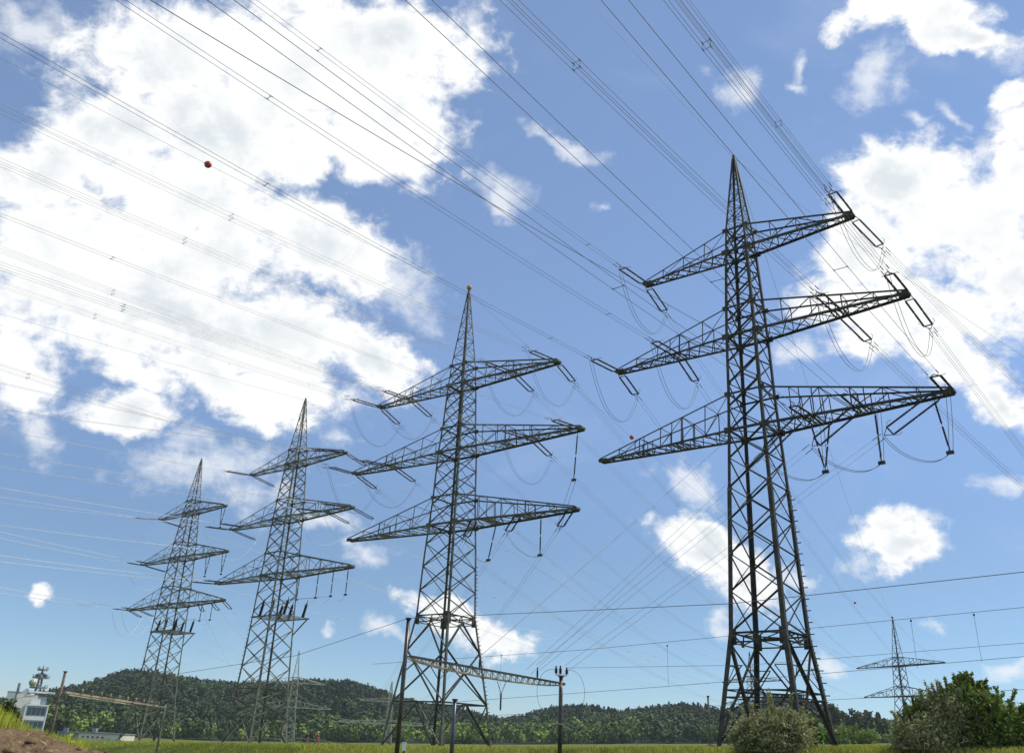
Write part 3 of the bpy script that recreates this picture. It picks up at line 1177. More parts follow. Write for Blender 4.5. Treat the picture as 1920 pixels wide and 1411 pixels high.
def solve_span(A, px, py, az0, spread, L, c):
    """Direction of a sagging span from A that passes through the sight line px,py with its far support level with A."""
    r = ray(px, py)
    best = None
    for az in np.linspace(az0 - spread, az0 + spread, 241):
        d = npv(math.sin(az), math.cos(az))
        Mx = np.array([[r[0], -d[0]], [r[1], -d[1]]])
        det = np.linalg.det(Mx)
        if abs(det) < 1e-6:
            continue
        t, s = np.linalg.solve(Mx, A[:2])
        if t <= 0 or s < 6:
            continue
        z = EYE + t * r[2]
        b = (z - A[2] - c * s * s) / s
        cost = abs(b + c * L) + .02 * abs(az - az0)
        if best is None or cost < best[0]:
            best = (cost, d, b, s)
    return best[1:] if best else None


def rod(mb, p, q, r, sheds, n=8):
    prof = [(0, r * .5), (.03, r * .5)]
    for k in range(sheds):
        a = .05 + .9 * k / sheds
        d = .9 / sheds
        prof += [(a, r * .62), (a + d * .35, r), (a + d * .6, r * .68)]
    prof += [(.97, r * .5), (1, r * .5)]
    mb.lathe(p, q, prof, n)


def insulator_set(P, D, length, gap, label, group, sheds=22, r=.105, light=False, lead=.55, n=7, vert=False):
    """Strain set from the arm point P along unit direction D: links, two long rods, yokes, dead-end clamps."""
    D = D / np.linalg.norm(D)
    side = np.cross(D, (0, 0, 1.0))
    if np.linalg.norm(side) < .05:
        side = npv(1, 0, 0)
    side /= np.linalg.norm(side)
    if vert:
        side = np.cross(side, D)
    t = thing('insulator_set', label, 'insulator', tuple(P), 0, group)
    fm = M['fitting_light'] if light else M['fitting']
    a, b = lead, length - .75
    for e in (-1, 1):
        mb = MB()
        p0, p1 = D * a + side * e * gap / 2, D * b + side * e * gap / 2
        mid = (p0 + p1) / 2
        rod(mb, p0, mid - D * .05, r, sheds // 2, n)
        rod(mb, mid + D * .05, p1, r, sheds // 2, n)
        mb.tube([mid - D * .07, mid + D * .07], r * .8, 6)
        mb.build('insulator_rod', M['ceramic'], t, True)
    y1 = MB()
    for e in (-1, 1):
        y1.bar(D * 0 + side * e * min(gap / 2, .30), D * a + side * e * gap / 2, .05)
    y1.bar(D * a - side * gap * .55, D * a + side * gap * .55, .07)
    y1.build('arm_yoke', fm, t)
    y2 = MB()
    y2.bar(D * b - side * gap * .58, D * b + side * gap * .58, .09)
    y2.bar(D * b - side * gap * .5, D * (length - .1), .05)
    y2.bar(D * b + side * gap * .5, D * (length - .1), .05)
    y2.build('line_yoke', fm, t)
    h = MB()
    up = np.cross(side, D)
    for e in (-1, 1):                                    # arcing horns
        h.tube([D * b + side * e * gap * .55, D * (b - .25) + side * e * (gap * .55 + .25) + up * .15, D * (b - .6) + side * e * (gap * .55 + .22) + up * .2], .02, 4)
    h.build('arcing_horn', fm, t)
    return t


def bundle_offsets(n, gap, D, vert=False):
    side = np.cross(D, (0, 0, 1.0))
    side /= np.linalg.norm(side) + 1e-9
    up = np.cross(side, D)
    if n == 1:
        return [npv(0, 0, 0)]
    if n == 2:
        k = up if vert else side
        return [k * gap / 2, -k * gap / 2]
    return [side * gap / 2 + up * gap / 2, side * gap / 2 - up * gap / 2, -side * gap / 2 + up * gap / 2, -side * gap / 2 - up * gap / 2]


def conductor(fn, s0, s1, n, gap, r, m, label, group, spacers=(), seg=30, name='overhead_line', clamps=False, vert=False):
    A = fn(s0)
    t = thing(name, label, 'power line', tuple(A), 0, group)
    ss = np.linspace(s0, s1, seg)
    D = fn(s0 + 1) - fn(s0)
    D /= np.linalg.norm(D)
    offs = bundle_offsets(n, gap, D, vert)
    pts = np.array([fn(s) for s in ss]) - A
    for o in offs:
        mb = MB()
        mb.tube(pts + o, r, 5)
        mb.build('wire', m, t, True)
    if clamps:
        for o in offs:
            cb = MB()
            cb.tube([o + D * .0, o + D * .9], r * 2.6, 6)
            cb.build('end_clamp', M['fitting'], t, True)
    for s in spacers:
        if not s0 < s < s1:
            continue
        if n == 1:
            continue
        sb = MB()
        p = fn(s) - A
        if n == 2:
            sb.bar(p + offs[0], p + offs[1], .012 + r)
        else:
            c = [p + offs[k] for k in (0, 1, 3, 2)]
            for k in range(4):
                sb.bar(c[k], c[(k + 1) % 4], r * 1.3)
        for o in offs:
            sb.tube([p + o - D * .14, p + o + D * .14], r * 1.8, 5)
        sb.build('spacer', M['fitting'], t)
    return t


def jumper(a, b, depth, n, gap, r, m, label, group, via=None):
    a, b = np.array(a, float), np.array(b, float)
    t = thing('jumper_loop', label, 'jumper cable', tuple(a), 0, group)
    D = b - a
    D[2] = 0
    D = D / (np.linalg.norm(D) + 1e-9)
    side = np.cross(D, (0, 0, 1.0))
    k = np.linspace(0, 1, 18)
    for j in range(n):
        o = side * gap * (j - (n - 1) / 2) / max(1, n - 1) if n > 1 else 0 * side
        if via is None:
            sh = 1 - np.abs(2 * k - 1) ** 2.4
            pts = np.array([lerp(a, b, x) for x in k]) - np.outer(sh, npv(0, 0, depth))
        else:
            v = np.array(via, float)
            pts = np.array([(1 - x) ** 2 * a + 2 * x * (1 - x) * (2 * v - (a + b) / 2) + x * x * b for x in k])
        mb = MB()
        mb.tube(pts - a + o, r, 5)
        mb.build('wire', m, t, True)
    return t


ARM = ('top arm', 'middle arm', 'bottom arm')
G_INS, G_LINE, G_JMP = 'insulator sets on the pylons', 'overhead conductors', 'jumper loops under the crossarms'


class Line:
    """Everything hung from one attachment: back set + conductor, forward set + conductor, jumper."""

    def __init__(s, T, who, back_az, fwd_az, ilen, gap, sheds, rw, wm, light, jdepth, span_back, c):
        s.__dict__.update(T=T, who=who, back_az=back_az, fwd_az=fwd_az, ilen=ilen, gap=gap, sheds=sheds, rw=rw, wm=wm, light=light, jdepth=jdepth, L=span_back, c=c)

    def hang(s, arm, side, frac, n, back=None, fwd=None, spacers=(), bgap=.42, fspan=320, fc=.00028, jumper_on=True, beyond=25, nrods=7, fwd_to=None, fwd_set=True, back_set=True, pos=None, jd=None):
        T = s.T
        sd_ = 'left' if side < 0 else 'right'
        pos = pos or ('tip' if frac > .93 else 'inner hanger')
        P = T.attach(arm, side, min(frac, .985))
        where = f'{sd_} {pos}, {ARM[arm]}, {s.who}'
        wn = {1: 'single', 2: 'twin', 4: 'quad'}[n]
        ends = []
        off = T.style['tipw'] * .9
        if back is not None:
            q = solve_span(P, back[0], back[1], s.back_az, R(28), s.L, s.c)
            d, b, sx = q
            fn = wire_dir_curve(P, d, b, s.c)
            far = min(s.L, sx + beyond) if sx > 0 else s.L
            t0 = fn(1) - fn(0)
            t0 /= np.linalg.norm(t0)
            if back_set:
                P1 = P + npv(d[0], d[1], 0) * off
                insulator_set(P1, t0, s.ilen, s.gap, f'double insulator, upper-left pull, {where}', G_INS, s.sheds, light=s.light, n=nrods)
            kk = (s.ilen + off) / math.hypot(1, b)
            if s.debug:
                print('SPAN', where, 'az', round(math.degrees(math.atan2(d[0], d[1])), 1), 'b', round(b, 3), 'want', round(-s.c * s.L, 3), 's', round(sx, 1), 'zend', round(fn(sx)[2], 1))
            conductor(fn, kk, far, n, bgap, s.rw, s.wm, f'{wn} line rising upper-left from {where}', G_LINE, [kk + x for x in spacers], clamps=s.sheds > 14)
            ends.append(fn(kk))
        if fwd is not None or fwd_to is not None:
            if fwd_to is not None:
                Bp = np.array(fwd_to, float)
                dv = Bp[:2] - P[:2]
                Ld = np.linalg.norm(dv)
                d = dv / Ld
                b = (Bp[2] - P[2] - fc * Ld * Ld) / Ld
                far = Ld
            else:
                q = solve_span(P, fwd[0], fwd[1], s.fwd_az, R(28), fspan, fc)
                d, b, sx = q
                far = min(fspan, sx + 40)
                if s.debug:
                    print('FWD ', where, 'az', round(math.degrees(math.atan2(d[0], d[1])), 1), 'b', round(b, 3), 'want', round(-fc * fspan, 3), 's', round(sx, 1))
            fn = wire_dir_curve(P, d, b, fc)
            t0 = fn(1) - fn(0)
            t0 /= np.linalg.norm(t0)
            if fwd_set:
                P1 = P + npv(d[0], d[1], 0) * off
                insulator_set(P1, t0, s.ilen, s.gap, f'double insulator, lower-right pull, {where}', G_INS, s.sheds, light=s.light, n=nrods)
            kk = (s.ilen + off) / math.hypot(1, b)
            conductor(fn, kk, far, n, bgap, s.rw * .9, s.wm, f'{wn} line falling lower-right from {where}', G_LINE, [kk + x for x in (45, 100, 155)], clamps=s.sheds > 14)
            ends.append(fn(kk))
        if len(ends) == 2 and jumper_on:
            jumper(ends[0], ends[1], jd or s.jdepth, min(n, 2) if s.sheds > 12 else 1, .3, s.rw * 1.45, M['wire_dark'] if s.sheds > 14 else s.wm, f'slack loop joining both lines under {where}', G_JMP)
        return P


Line.debug = False
AZF4 = R(41.0)
l4 = Line(T4, 'tallest pylon', R(41 + 180), R(41), 5.6, .72, 24, .014, M['wire_dark'], False, 4.6, 230, .00042)
l3 = Line(T3, 'ball-topped pylon', R(40 + 180), R(40), 5.4, .72, 20, .011, M['wire_grey'], True, 4.8, 250, .00036)
l2 = Line(T2, 'second pylon from left', R(39.5 + 180), R(39), 5.6, .72, 12, .019, M['wire_light'], True, 4.8, 260, .00036)
l1 = Line(T1, 'leftmost pylon', R(39.4 + 180), R(39), 5.8, .72, 10, .022, M['wire_light'], True, 5.0, 300, .00034)

# nearest pylon -----------------------------------------------------------------------------
l4.hang(0, -1, 1, 2, (480, 5), fwd_to=T5.attach(0, 1, .95), spacers=(6, 40, 80), bgap=.40)
l4.hang(0, 1, 1, 4, (1285, 5), (1913, 722), spacers=(12, 30, 60), bgap=.44, fc=.00058)
l4.hang(1, 1, 1, 4, (1263, 5), (1915, 842), spacers=(14, 33, 62), bgap=.44, fc=.00058)
l4.hang(1, 1, .60, 4, (960, 5), (1918, 911), spacers=(16, 36, 70), bgap=.44, fc=.00058)
l4.hang(1, -1, 1, 2, (7, 70), fwd_to=T5.attach(0, -1, .5), spacers=(7, 40, 58, 90), bgap=.40)
l4.hang(1, -1, .50, 2, (234, 5), fwd_to=T5.attach(1, 1, .95), spacers=(8, 45, 85), bgap=.40)
for fr_, ed_, sp_ in ((1.0, (1157, 5), 22), (.58, (790, 5), 25), (.33, (420, 5), 28)):
    l4.hang(2, 1, fr_, 2, ed_, spacers=(sp_, 62, 95), bgap=.75, pos='tip' if fr_ == 1 else ('middle hanger' if fr_ > .5 else 'inner hanger'))
# ball-topped pylon -------------------------------------------------------------------------
l3.hang(0, 1, 1, 4, (7, 207), spacers=(40, 85, 125), bgap=.45, fwd_to=T5.attach(0, -1, .95))
l3.hang(0, 1, .55, 4, (7, 307), spacers=(40, 85, 130), bgap=.45, fwd_to=T5.attach(0, -1, .6))
l3.hang(0, -1, .60, 4, (7, 470), spacers=(38, 78), bgap=.45, fwd_to=T6.attach(0, 1, .95))
l3.hang(0, -1, 1, 4, (7, 535), spacers=(36, 72), bgap=.45, fwd_to=T6.attach(0, -1, .95))
l3.hang(1, 1, 1, 2, (10, 406), spacers=(50, 100), bgap=.4)
l3.hang(1, 1, .62, 4, (7, 501), spacers=(45, 82, 120), bgap=.45, fwd_to=T5.attach(1, -1, .95))
l3.hang(1, -1, 1, 4, (7, 690), spacers=(42, 80), bgap=.45, fwd_to=T6.attach(1, -1, .95))
l3.hang(1, -1, .60, 2, (7, 719), spacers=(45,), bgap=.4, fwd_to=T6.attach(1, 1, .95))
# second pylon from the left ----------------------------------------------------------------
l2.hang(0, -1, 1, 2, (7, 806), fwd_to=T6.attach(0, -1, .5), bgap=.4)
l2.hang(0, 1, 1, 2, (7, 768), fwd_to=T6.attach(0, 1, .6), bgap=.4)
l2.hang(1, 1, 1, 2, (7, 851), fwd_to=T6.attach(1, 1, .6), bgap=.45)
l2.hang(1, 1, .62, 2, (7, 876), fwd_to=T6.attach(1, 1, .35), bgap=.45)
l2.hang(1, -1, 1, 2, (7, 932), fwd_to=T6.attach(1, -1, .6), bgap=.45)
l2.hang(1, -1, .72, 2, (7, 915), bgap=.45)
l2.hang(2, -1, 1, 2, (7, 1053), bgap=.45)
l2.hang(2, -1, .8, 2, (7, 1042), bgap=.45)
# leftmost pylon ----------------------------------------------------------------------------
l1.hang(0, -1, 1, 2, (7, 943), fwd_to=T6.attach(0, 1, .3), bgap=.5)
l1.hang(0, 1, 1, 2, (7, 925), bgap=.5, back_set=False)
l1.hang(1, -1, 1, 2, (7, 1010), fwd_to=T6.attach(1, 1, .2), bgap=.5)
l1.hang(1, -1, .76, 2, (7, 998), bgap=.5)
l1.hang(1, 1, 1, 2, (7, 985), bgap=.5, back_set=False)
l1.hang(2, -1, 1, 2, (7, 1112), fwd_to=T8.attach(0, -1, .95), bgap=.5)
l1.hang(2, -1, .78, 2, (7, 1102), fwd_to=T8.attach(0, 1, .95), bgap=.5)
l1.hang(2, 1, .98, 1, None, None, fwd_to=T8.attach(1, 1, .95), bgap=.5, pos='arm end')
l1.hang(2, 1, .75, 1, None, None, fwd_to=T8.attach(1, 1, .6), bgap=.5, pos='middle hanger')
l1.hang(2, 1, .52, 1, None, None, fwd_to=T8.attach(1, -1, .95), bgap=.5)


# earth wires and marker balls --------------------------------------------------------------
def straight_span(A, B, c):
    dv = B[:2] - A[:2]
    Ld = np.linalg.norm(dv)
    d = dv / Ld
    b = (B[2] - A[2] - c * Ld * Ld) / Ld
    return wire_dir_curve(A, d, b, c), Ld


def marker(px, fn, s_max, label, r):
    best = min(np.linspace(2, s_max, 900), key=lambda s: abs(pix(fn(s))[0] - px) if fn(s)[1] > 5 else 9e9)
    p = fn(best)
    o = thing('marker_ball', label, 'marker ball', tuple(p), 0, 'aircraft warning balls on the earth wires')
    mb = MB()
    mb.sphere((0, 0, 0), r, 18, 12)
    mb.build('shell', M['red'], o, True)
    rb = MB()
    d = fn(best + .5) - fn(best - .5)
    d /= np.linalg.norm(d)
    rb.tube([-d * r * 1.25, d * r * 1.25], r * .12, 6)
    rb.build('wire_clamp', M['fitting'], o)


P4 = T4.world(npv(0, 0, T4.H - .2))
P3 = T3.world(npv(0, 0, T3.H - .2))
P2 = T2.world(npv(0, 0, T2.H - .2))
P1_ = T1.world(npv(0, 0, T1.H - .2))
P5 = T5.world(npv(0, 0, T5.H - .1))


def earth(A, edge, az, L, c, r, m, label, beyond=30):
    d, b, sx = solve_span(A, edge[0], edge[1], az, R(28), L, c)
    fn = wire_dir_curve(A, d, b, c)
    conductor(fn, 0, sx + beyond, 1, 0, r, m, label, G_LINE)
    return fn, sx


earth(P4, (1105, 5), R(221), 230, .0003, .016, M['wire_grey'], 'thin earth wire rising from the peak of the tallest pylon to the top edge')
earth(P4, (1918, 668), R(41), 320, .0003, .016, M['wire_grey'], 'thin earth wire from the tallest pylon peak falling to the right edge')
fn, Ld = straight_span(P4, P5, .0002)
conductor(fn, 0, Ld, 1, 0, .022, M['wire_grey'], 'thin earth wire from the tallest pylon peak down to the far right pylon', G_LINE)
fn, sx = earth(P3, (8, 113), R(220), 250, .00034, .018, M['wire_grey'], 'thin earth wire from the ball-topped peak to the left edge, carrying a red ball')
marker(390, fn, sx, 'large red warning ball on the thin wire before the white cloud, upper left', .38)
fn, Ld = straight_span(P3, P5, .00030)
conductor(fn, 0, Ld, 1, 0, .02, M['wire_grey'], 'thin earth wire from the ball-topped peak down to the far right pylon', G_LINE)
marker(1184, fn, Ld - 2, 'small red warning ball above the left bottom arm tip of the tallest pylon', .42)
marker(1603, fn, Ld - 2, 'tiny red warning ball on the wire just left of the far right pylon', .42)
earth(P2, (8, 590), R(219.5), 260, .00034, .018, M['wire_grey'], 'thin earth wire from the peak of the second pylon to the left edge')
fn, Ld = straight_span(P2, T6.world(npv(0, 0, T6.H)), .0003)
conductor(fn, 0, Ld, 1, 0, .018, M['wire_grey'], 'thin earth wire from the second pylon peak falling to the right', G_LINE)
earth(P1_, (8, 800), R(219.5), 300, .00034, .018, M['wire_light'], 'thin earth wire from the leftmost pylon peak to the left edge')
# single cable to the body of the nearest pylon at its middle arm
earth(T4.world(npv(-1.45, -1.2, T4.arms[1][0])), (290, 5), R(221), 230, .0004, .024, M['wire_dark'], 'single dark cable rising to the upper left from the tallest pylon mast, middle arm level')


# ------------------------------------------------------------------ railway portal masts and their wires
def post(name, label, px, py_top, y, w, m, zbase=None, group=None, taper=.8):
    p = at(px, py_top, y)
    g = float(ground(p[0], p[1])) if zbase is None else zbase
    t = thing(name, label, 'mast', (p[0], p[1], g), 0, group)
    h = p[2] - g
    mb = MB()
    mb.tube([(0, 0, -.5), (0, 0, h * .5), (0, 0, h)], [w / 2, w / 2 * (1 + taper) / 2, w / 2 * taper], 10)
    mb.build('shaft', m, t, True)
    cb = MB()
    cb.tube([(0, 0, h - .02), (0, 0, h + .07)], w * .62, 10)
    cb.build('cap', M['fitting'], t)
    fb = MB()
    fb.box((0, 0, .1), w * 2.6, w * 2.6, .5)
    fb.build('footing', M['concrete_grey'], t)
    return t, p


YL, YR = 50.0, 65.0
mastL, PL = post('portal_mast', 'tall brown mast at the left end of the railway portal beam', 766, 1160, YL, .27, M['post'], group='masts beside the railway')
mastR, PR_ = post('portal_mast', 'dark mast carrying insulators at the right end of the portal beam', 1052, 1268, YR, .34, M['post'], group='masts beside the railway')
mastC, PC = post('signal_mast', 'short blue-grey mast below the portal beam, between its two end masts', 853, 1312, 47, .24, M['post_blue'], group='masts beside the railway')
mastD, PD = post('thin_mast', 'thin lone pale mast left of the tallest pylon, before the hill', 1327.5, 1305, 84, .22, M['steel_light'], group='masts beside the railway')

# lattice beam of the portal
BA, BB = at(764, 1229, YL), at(1056, 1281, YR)
beam = thing('portal_beam', 'long lattice beam bridging the two railway masts across the centre', 'portal beam', tuple(BA))
V = BB - BA
ux = V / np.linalg.norm(V)
hz = npv(-ux[1], ux[0], 0)
hz /= np.linalg.norm(hz)


def beam_truss(V, parent, hz, d0, d1, wid, n, mt, mb_, size):
    top, bot, web = MB(), MB(), MB()
    for e in (-1, 1):
        top.angle(hz * e * wid + npv(0, 0, .0), V + hz * e * wid, size, (0, 0, 1))
        k = np.linspace(0, 1, n + 1)
        dep = lambda x: d0 + (d1 - d0) * math.sin(math.pi * min(1, max(0, x))) ** .55
        pts = [V * x + hz * e * wid * .8 - npv(0, 0, dep(x)) for x in k]
        for a, b in zip(pts[:-1], pts[1:]):
            bot.angle(a, b, size, (0, 0, 1))
        for j, x in enumerate(k[1:-1]):
            web.angle(V * x + hz * e * wid, pts[j + 1], size * .55, hz)
            if j % 2 == 0:
                web.angle(V * x + hz * e * wid, pts[j + 2], size * .35, hz)
    for j, x in enumerate(k[1:-1]):
        web.bar(V * x - hz * wid, V * x + hz * wid, size * .5)
        dd = npv(0, 0, dep(x))
        web.bar(V * x - hz * wid * .8 - dd, V * x + hz * wid * .8 - dd, size * .5)
    top.build('top_chord', mt, parent)
    bot.build('bottom_chord', mb_, parent)
    web.build('web', mb_, parent)


beam_truss(V, beam, hz, .06, .46, .20, 24, M['beam_dark'], M['beam'], .085)


def pin_insulator(P, h, label, r=.09):
    t = thing('pin_insulator', label, 'insulator', tuple(P), 0, 'insulators standing on the railway portal')
    mb = MB()
    prof = [(0, .04), (.08, .04)]
    for k in range(6):
        a = .1 + k * .12
        prof += [(a, r * .55), (a + .05, r), (a + .09, r * .55)]
    prof += [(.86, r * .4), (1, r * .3)]
    mb.lathe((0, 0, 0), (0, 0, h), prof, 8)
    mb.build('porcelain', M['ceramic'], t, True)
    c = MB()
    c.box((0, 0, h + .03), .12, .12, .08)
    c.build('cap', M['fitting'], t)
    return P + npv(0, 0, h + .05)


def on_beam(t):
    return BA + V * t + npv(0, 0, .07)


I1 = pin_insulator(on_beam(.40), .62, 'dark pin insulator on the portal beam, in front of the ball pylon')
I2 = pin_insulator(on_beam(.795), .62, 'dark pin insulator on the portal beam, near its right mast')
IR = []
cx = PR_ + npv(0, 0, .12)
cb = MB()
cb.bar(npv(-.42, -.2, .12), npv(.42, .2, .12), .12)
cbo = cb.build('cross_bracket', M['white'], mastR)
cbo.location = (0, 0, PR_[2] - float(mastR.location.z))
for dx, nm, hh in ((-.38, 'left', .46), (-.06, 'middle', .5), (.42, 'right', .42)):
    IR.append(pin_insulator(PR_ + npv(dx, dx * .48, .18), hh, f'stubby dark insulator on the right portal mast top, {nm} of three', .14))

# lead-down wires from the two big pylons to the railway portal -----------------------------------
def lead_down(T, who, arm, frac, B, n, bgap, r, m, light, c, ilen, sheds, pos, edge=-1, sag_ins=True):
    P = T.attach(arm, 1, frac, edge)
    fn, Ld = straight_span(P, B, c)
    t0 = fn(1) - fn(0)
    t0 /= np.linalg.norm(t0)
    where = f'right {pos}, {ARM[arm]}, {who}'
    insulator_set(P, t0, ilen, .75, f'double insulator slanting lower-left, {where}', G_INS, sheds, light=light, n=7, vert=T is T4)
    k = ilen / np.linalg.norm(fn(1) - fn(0))
    conductor(fn, k, Ld, n, bgap, r, m, f'twin line slanting lower-left from {where}', G_LINE, clamps=True, vert=T is T4)
    return fn(k), P


def hanging(T, who, arm, frac, length, label, r=.10, edge=0.0, vee=0.0, sheds=16, lean=(0, 0)):
    P = T.attach(arm, 1, frac, edge)
    t = thing('hanging_insulator', label, 'insulator', tuple(P), 0, 'insulators hanging straight down from the arms')
    a = T.yaw
    ax = npv(math.cos(a), math.sin(a), 0)
    e = npv(lean[0], lean[1], -length)
    for s_ in ((-1, 1) if vee else (0,)):
        mb = MB()
        p0 = ax * s_ * vee
        p1 = e * 1.0
        d = p1 - p0
        rod(mb, p0 + d * .12, p0 + d * .52, r, sheds // 2, 7)
        rod(mb, p0 + d * .55, p0 + d * .93, r, sheds // 2, 7)
        mb.tube([p0, p0 + d * .12], .035, 5)
        mb.build('insulator_rod', M['ceramic'], t, True)
    w = MB()
    w.box(e + npv(0, 0, -.12), .55, .22, .26, ax, np.cross((0, 0, 1), ax))
    w.tube([e, e + npv(0, 0, .4)], .05, 5)
    w.build('weight', M['fitting'], t)
    return P + e + npv(0, 0, -.15)


J = []
E_a, _ = lead_down(T4, 'tallest pylon', 2, .95, np.array(IR[2]), 2, .42, .011, M['wire_grey'], False, .0006, 6.2, 24, 'tip')
E_b, _ = lead_down(T4, 'tallest pylon', 2, .58, np.array(I2), 2, .42, .011, M['wire_grey'], False, .0006, 6.2, 24, 'middle hanger')
E_c, _ = lead_down(T4, 'tallest pylon', 2, .30, on_beam(.73) + npv(0, 0, .3), 2, .42, .011, M['wire_grey'], False, .0006, 6.2, 24, 'inner hanger')
H_a = hanging(T4, '', 2, .91, 4.7, 'dark insulator hanging near the right bottom arm tip of the tallest pylon', lean=(.5, -.2))
H_b = hanging(T4, '', 2, .635, 4.7, 'dark insulator hanging at middle of the right bottom arm, tallest pylon')
H_c = hanging(T4, '', 2, .36, 4.7, 'dark V-shaped insulator pair hanging nearest the mast, bottom arm, tallest pylon', vee=.9)
for e_, h_, nm in ((E_a, H_a, 'tip'), (E_b, H_b, 'middle'), (E_c, H_c, 'inner')):
    jumper(e_, h_, 1.3, 2, .3, .022, M['wire_dark'], f'slack loop to the {nm} hanging insulator under the right bottom arm, tallest pylon', G_JMP)
    up_ = h_ + npv(-1.2, -3.4, 4.4)
    jumper(h_, up_, .9, 2, .3, .02, M['wire_dark'], f'thin riser from the {nm} hanging insulator to the right bottom arm, tallest pylon', G_JMP)

F_a, _ = lead_down(T3, 'ball-topped pylon', 2, .97, T7.attach(0, 1, .95), 2, .42, .015, M['wire_grey'], False, .0007, 5.2, 20, 'tip')
F_b, _ = lead_down(T3, 'ball-topped pylon', 2, .60, T7.attach(0, -1, .6), 2, .42, .015, M['wire_grey'], False, .0007, 5.2, 20, 'middle hanger')
F_c, _ = lead_down(T3, 'ball-topped pylon', 2, .27, T7.attach(1, -1, .6), 2, .42, .015, M['wire_grey'], False, .0007, 5.2, 20, 'inner hanger')
K_b = hanging(T3, '', 2, .73, 4.6, 'insulator hanging from the outer right bottom arm of the ball-topped pylon')
K_c = hanging(T3, '', 2, .38, 4.6, 'insulator hanging near the mast under the right bottom arm, ball-topped pylon', lean=(-.8, .3))
for e_, h_, nm in ((F_b, K_b, 'outer'), (F_c, K_c, 'inner')):
    jumper(e_, h_, 1.0, 2, .3, .022, M['wire_grey'], f'slack loop to the {nm} hanging insulator, bottom arm, ball-topped pylon', G_JMP)
K_m = hanging(T3, '', 1, .965, 6.0, 'long insulator hanging from the right middle arm tip, ball-topped pylon', lean=(-.4, 0))
fn, Ld = straight_span(K_m, F_a + npv(.0, 0, .2), .0001)
conductor(fn, 0, Ld, 2, .5, .024, M['wire_grey'], 'twin drop wires below the long insulator, right middle arm tip, ball-topped pylon', G_LINE)
# single thin line from the bottom arm of the nearest pylon
fn, Ld = straight_span(T4.attach(2, -1, .14), np.array(I1), .0004)
conductor(fn, 0, Ld, 1, 0, .016, M['wire_grey'], 'single dark line from the tallest pylon bottom arm slanting left to the portal beam', G_LINE)
# suspension strings on the two left pylons
for T, who, items in ((T2, 'second pylon', ((.30, 'first'), (.56, 'second'), (.76, 'third'), (.95, 'fourth'))),
                      (T1, 'leftmost pylon', ((.60, 'first'), (.80, 'second')))):
    hp = []
    for fr_, nm in items:
        hp.append(hanging(T, '', 2, fr_, 4.2 if T is T2 else 3.6, f'{nm} insulator from the mast hanging under the right bottom arm, {who}', r=.10, sheds=10))
    for k_ in range(len(hp) - 1):
        jumper(hp[k_], hp[k_ + 1], .9, 1, .3, .024, M['wire_light'], f'slack wire from {items[k_][1]} to {items[k_ + 1][1]} hanging insulator, {who}', G_JMP)
    w_ = T.w(20)
    for k_, x_ in enumerate((-1.2, 1.6, 5.4)[-len(hp):]):
        b_ = T.world(npv(x_ + .6, -w_ * .8, (19.6 if T is T2 else 20.6) - T.zb + 2.5))
        fn, Ld = straight_span(hp[k_], b_, .0001)
        conductor(fn, 0, Ld, 1, 0, .024, M['wire_grey'], f'thin wire down to the cable platform from {items[k_][1]} hanging insulator, {who}', G_LINE, seg=6)
    hanging(T, '', 1, .95, 4.6, f'V-shaped insulator hanging at the right middle arm tip, {who}', vee=.8, r=.1, sheds=10) if T is T1 else None
    hanging(T, '', 1, .60, 4.6, f'V-shaped insulator hanging midway along the right middle arm, {who}', vee=.8, r=.1, sheds=10) if T is T1 else None
    hanging(T, '', 0, .95, 4.6, f'V-shaped insulator hanging at the right top arm tip, {who}', vee=.8, r=.1, sheds=10) if T is T1 else None

# railway feeder and contact wires ----------------------------------------------------------------
def polywire(pts, r, m, label, sag=.002, seg=14, name='overhead_line', droppers=()):
    P = [np.array(p, float) for p in pts]
    t = thing(name, label, 'railway wire', tuple(P[0]), 0, 'railway feeder and contact wires')
    out = []
    for a, b in zip(P[:-1], P[1:]):
        L = np.linalg.norm(b - a)
        for k in range(seg):
            x = k / seg
            out.append(lerp(a, b, x) - npv(0, 0, 4 * sag * L * x * (1 - x)))
    out.append(P[-1])
    mb = MB()
    mb.tube(np.array(out) - P[0], r, 5)
    mb.build('wire', m, t, True)
    return t


# the wires run along the track: near on the right, far on the left
def track(px, py):
    """Point over the track line through the masts, seen at px,py."""
    r = ray(px, py)
    # vertical plane through the portal middle along the track direction
    c0 = (PL[:2] + PR_[:2]) / 2
    td = npv(.80, -.60)
    Mx = np.array([[r[0], -td[0]], [r[1], -td[1]]])
    t, s = np.linalg.solve(Mx, c0)
    return npv(0, 0, EYE) + r * t


def track2(px, py, c0):
    r = ray(px, py)
    td = npv(.80, -.60)
    Mx = np.array([[r[0], -td[0]], [r[1], -td[1]]])
    t, s = np.linalg.solve(Mx, np.array(c0)[:2])
    return npv(0, 0, EYE) + r * t


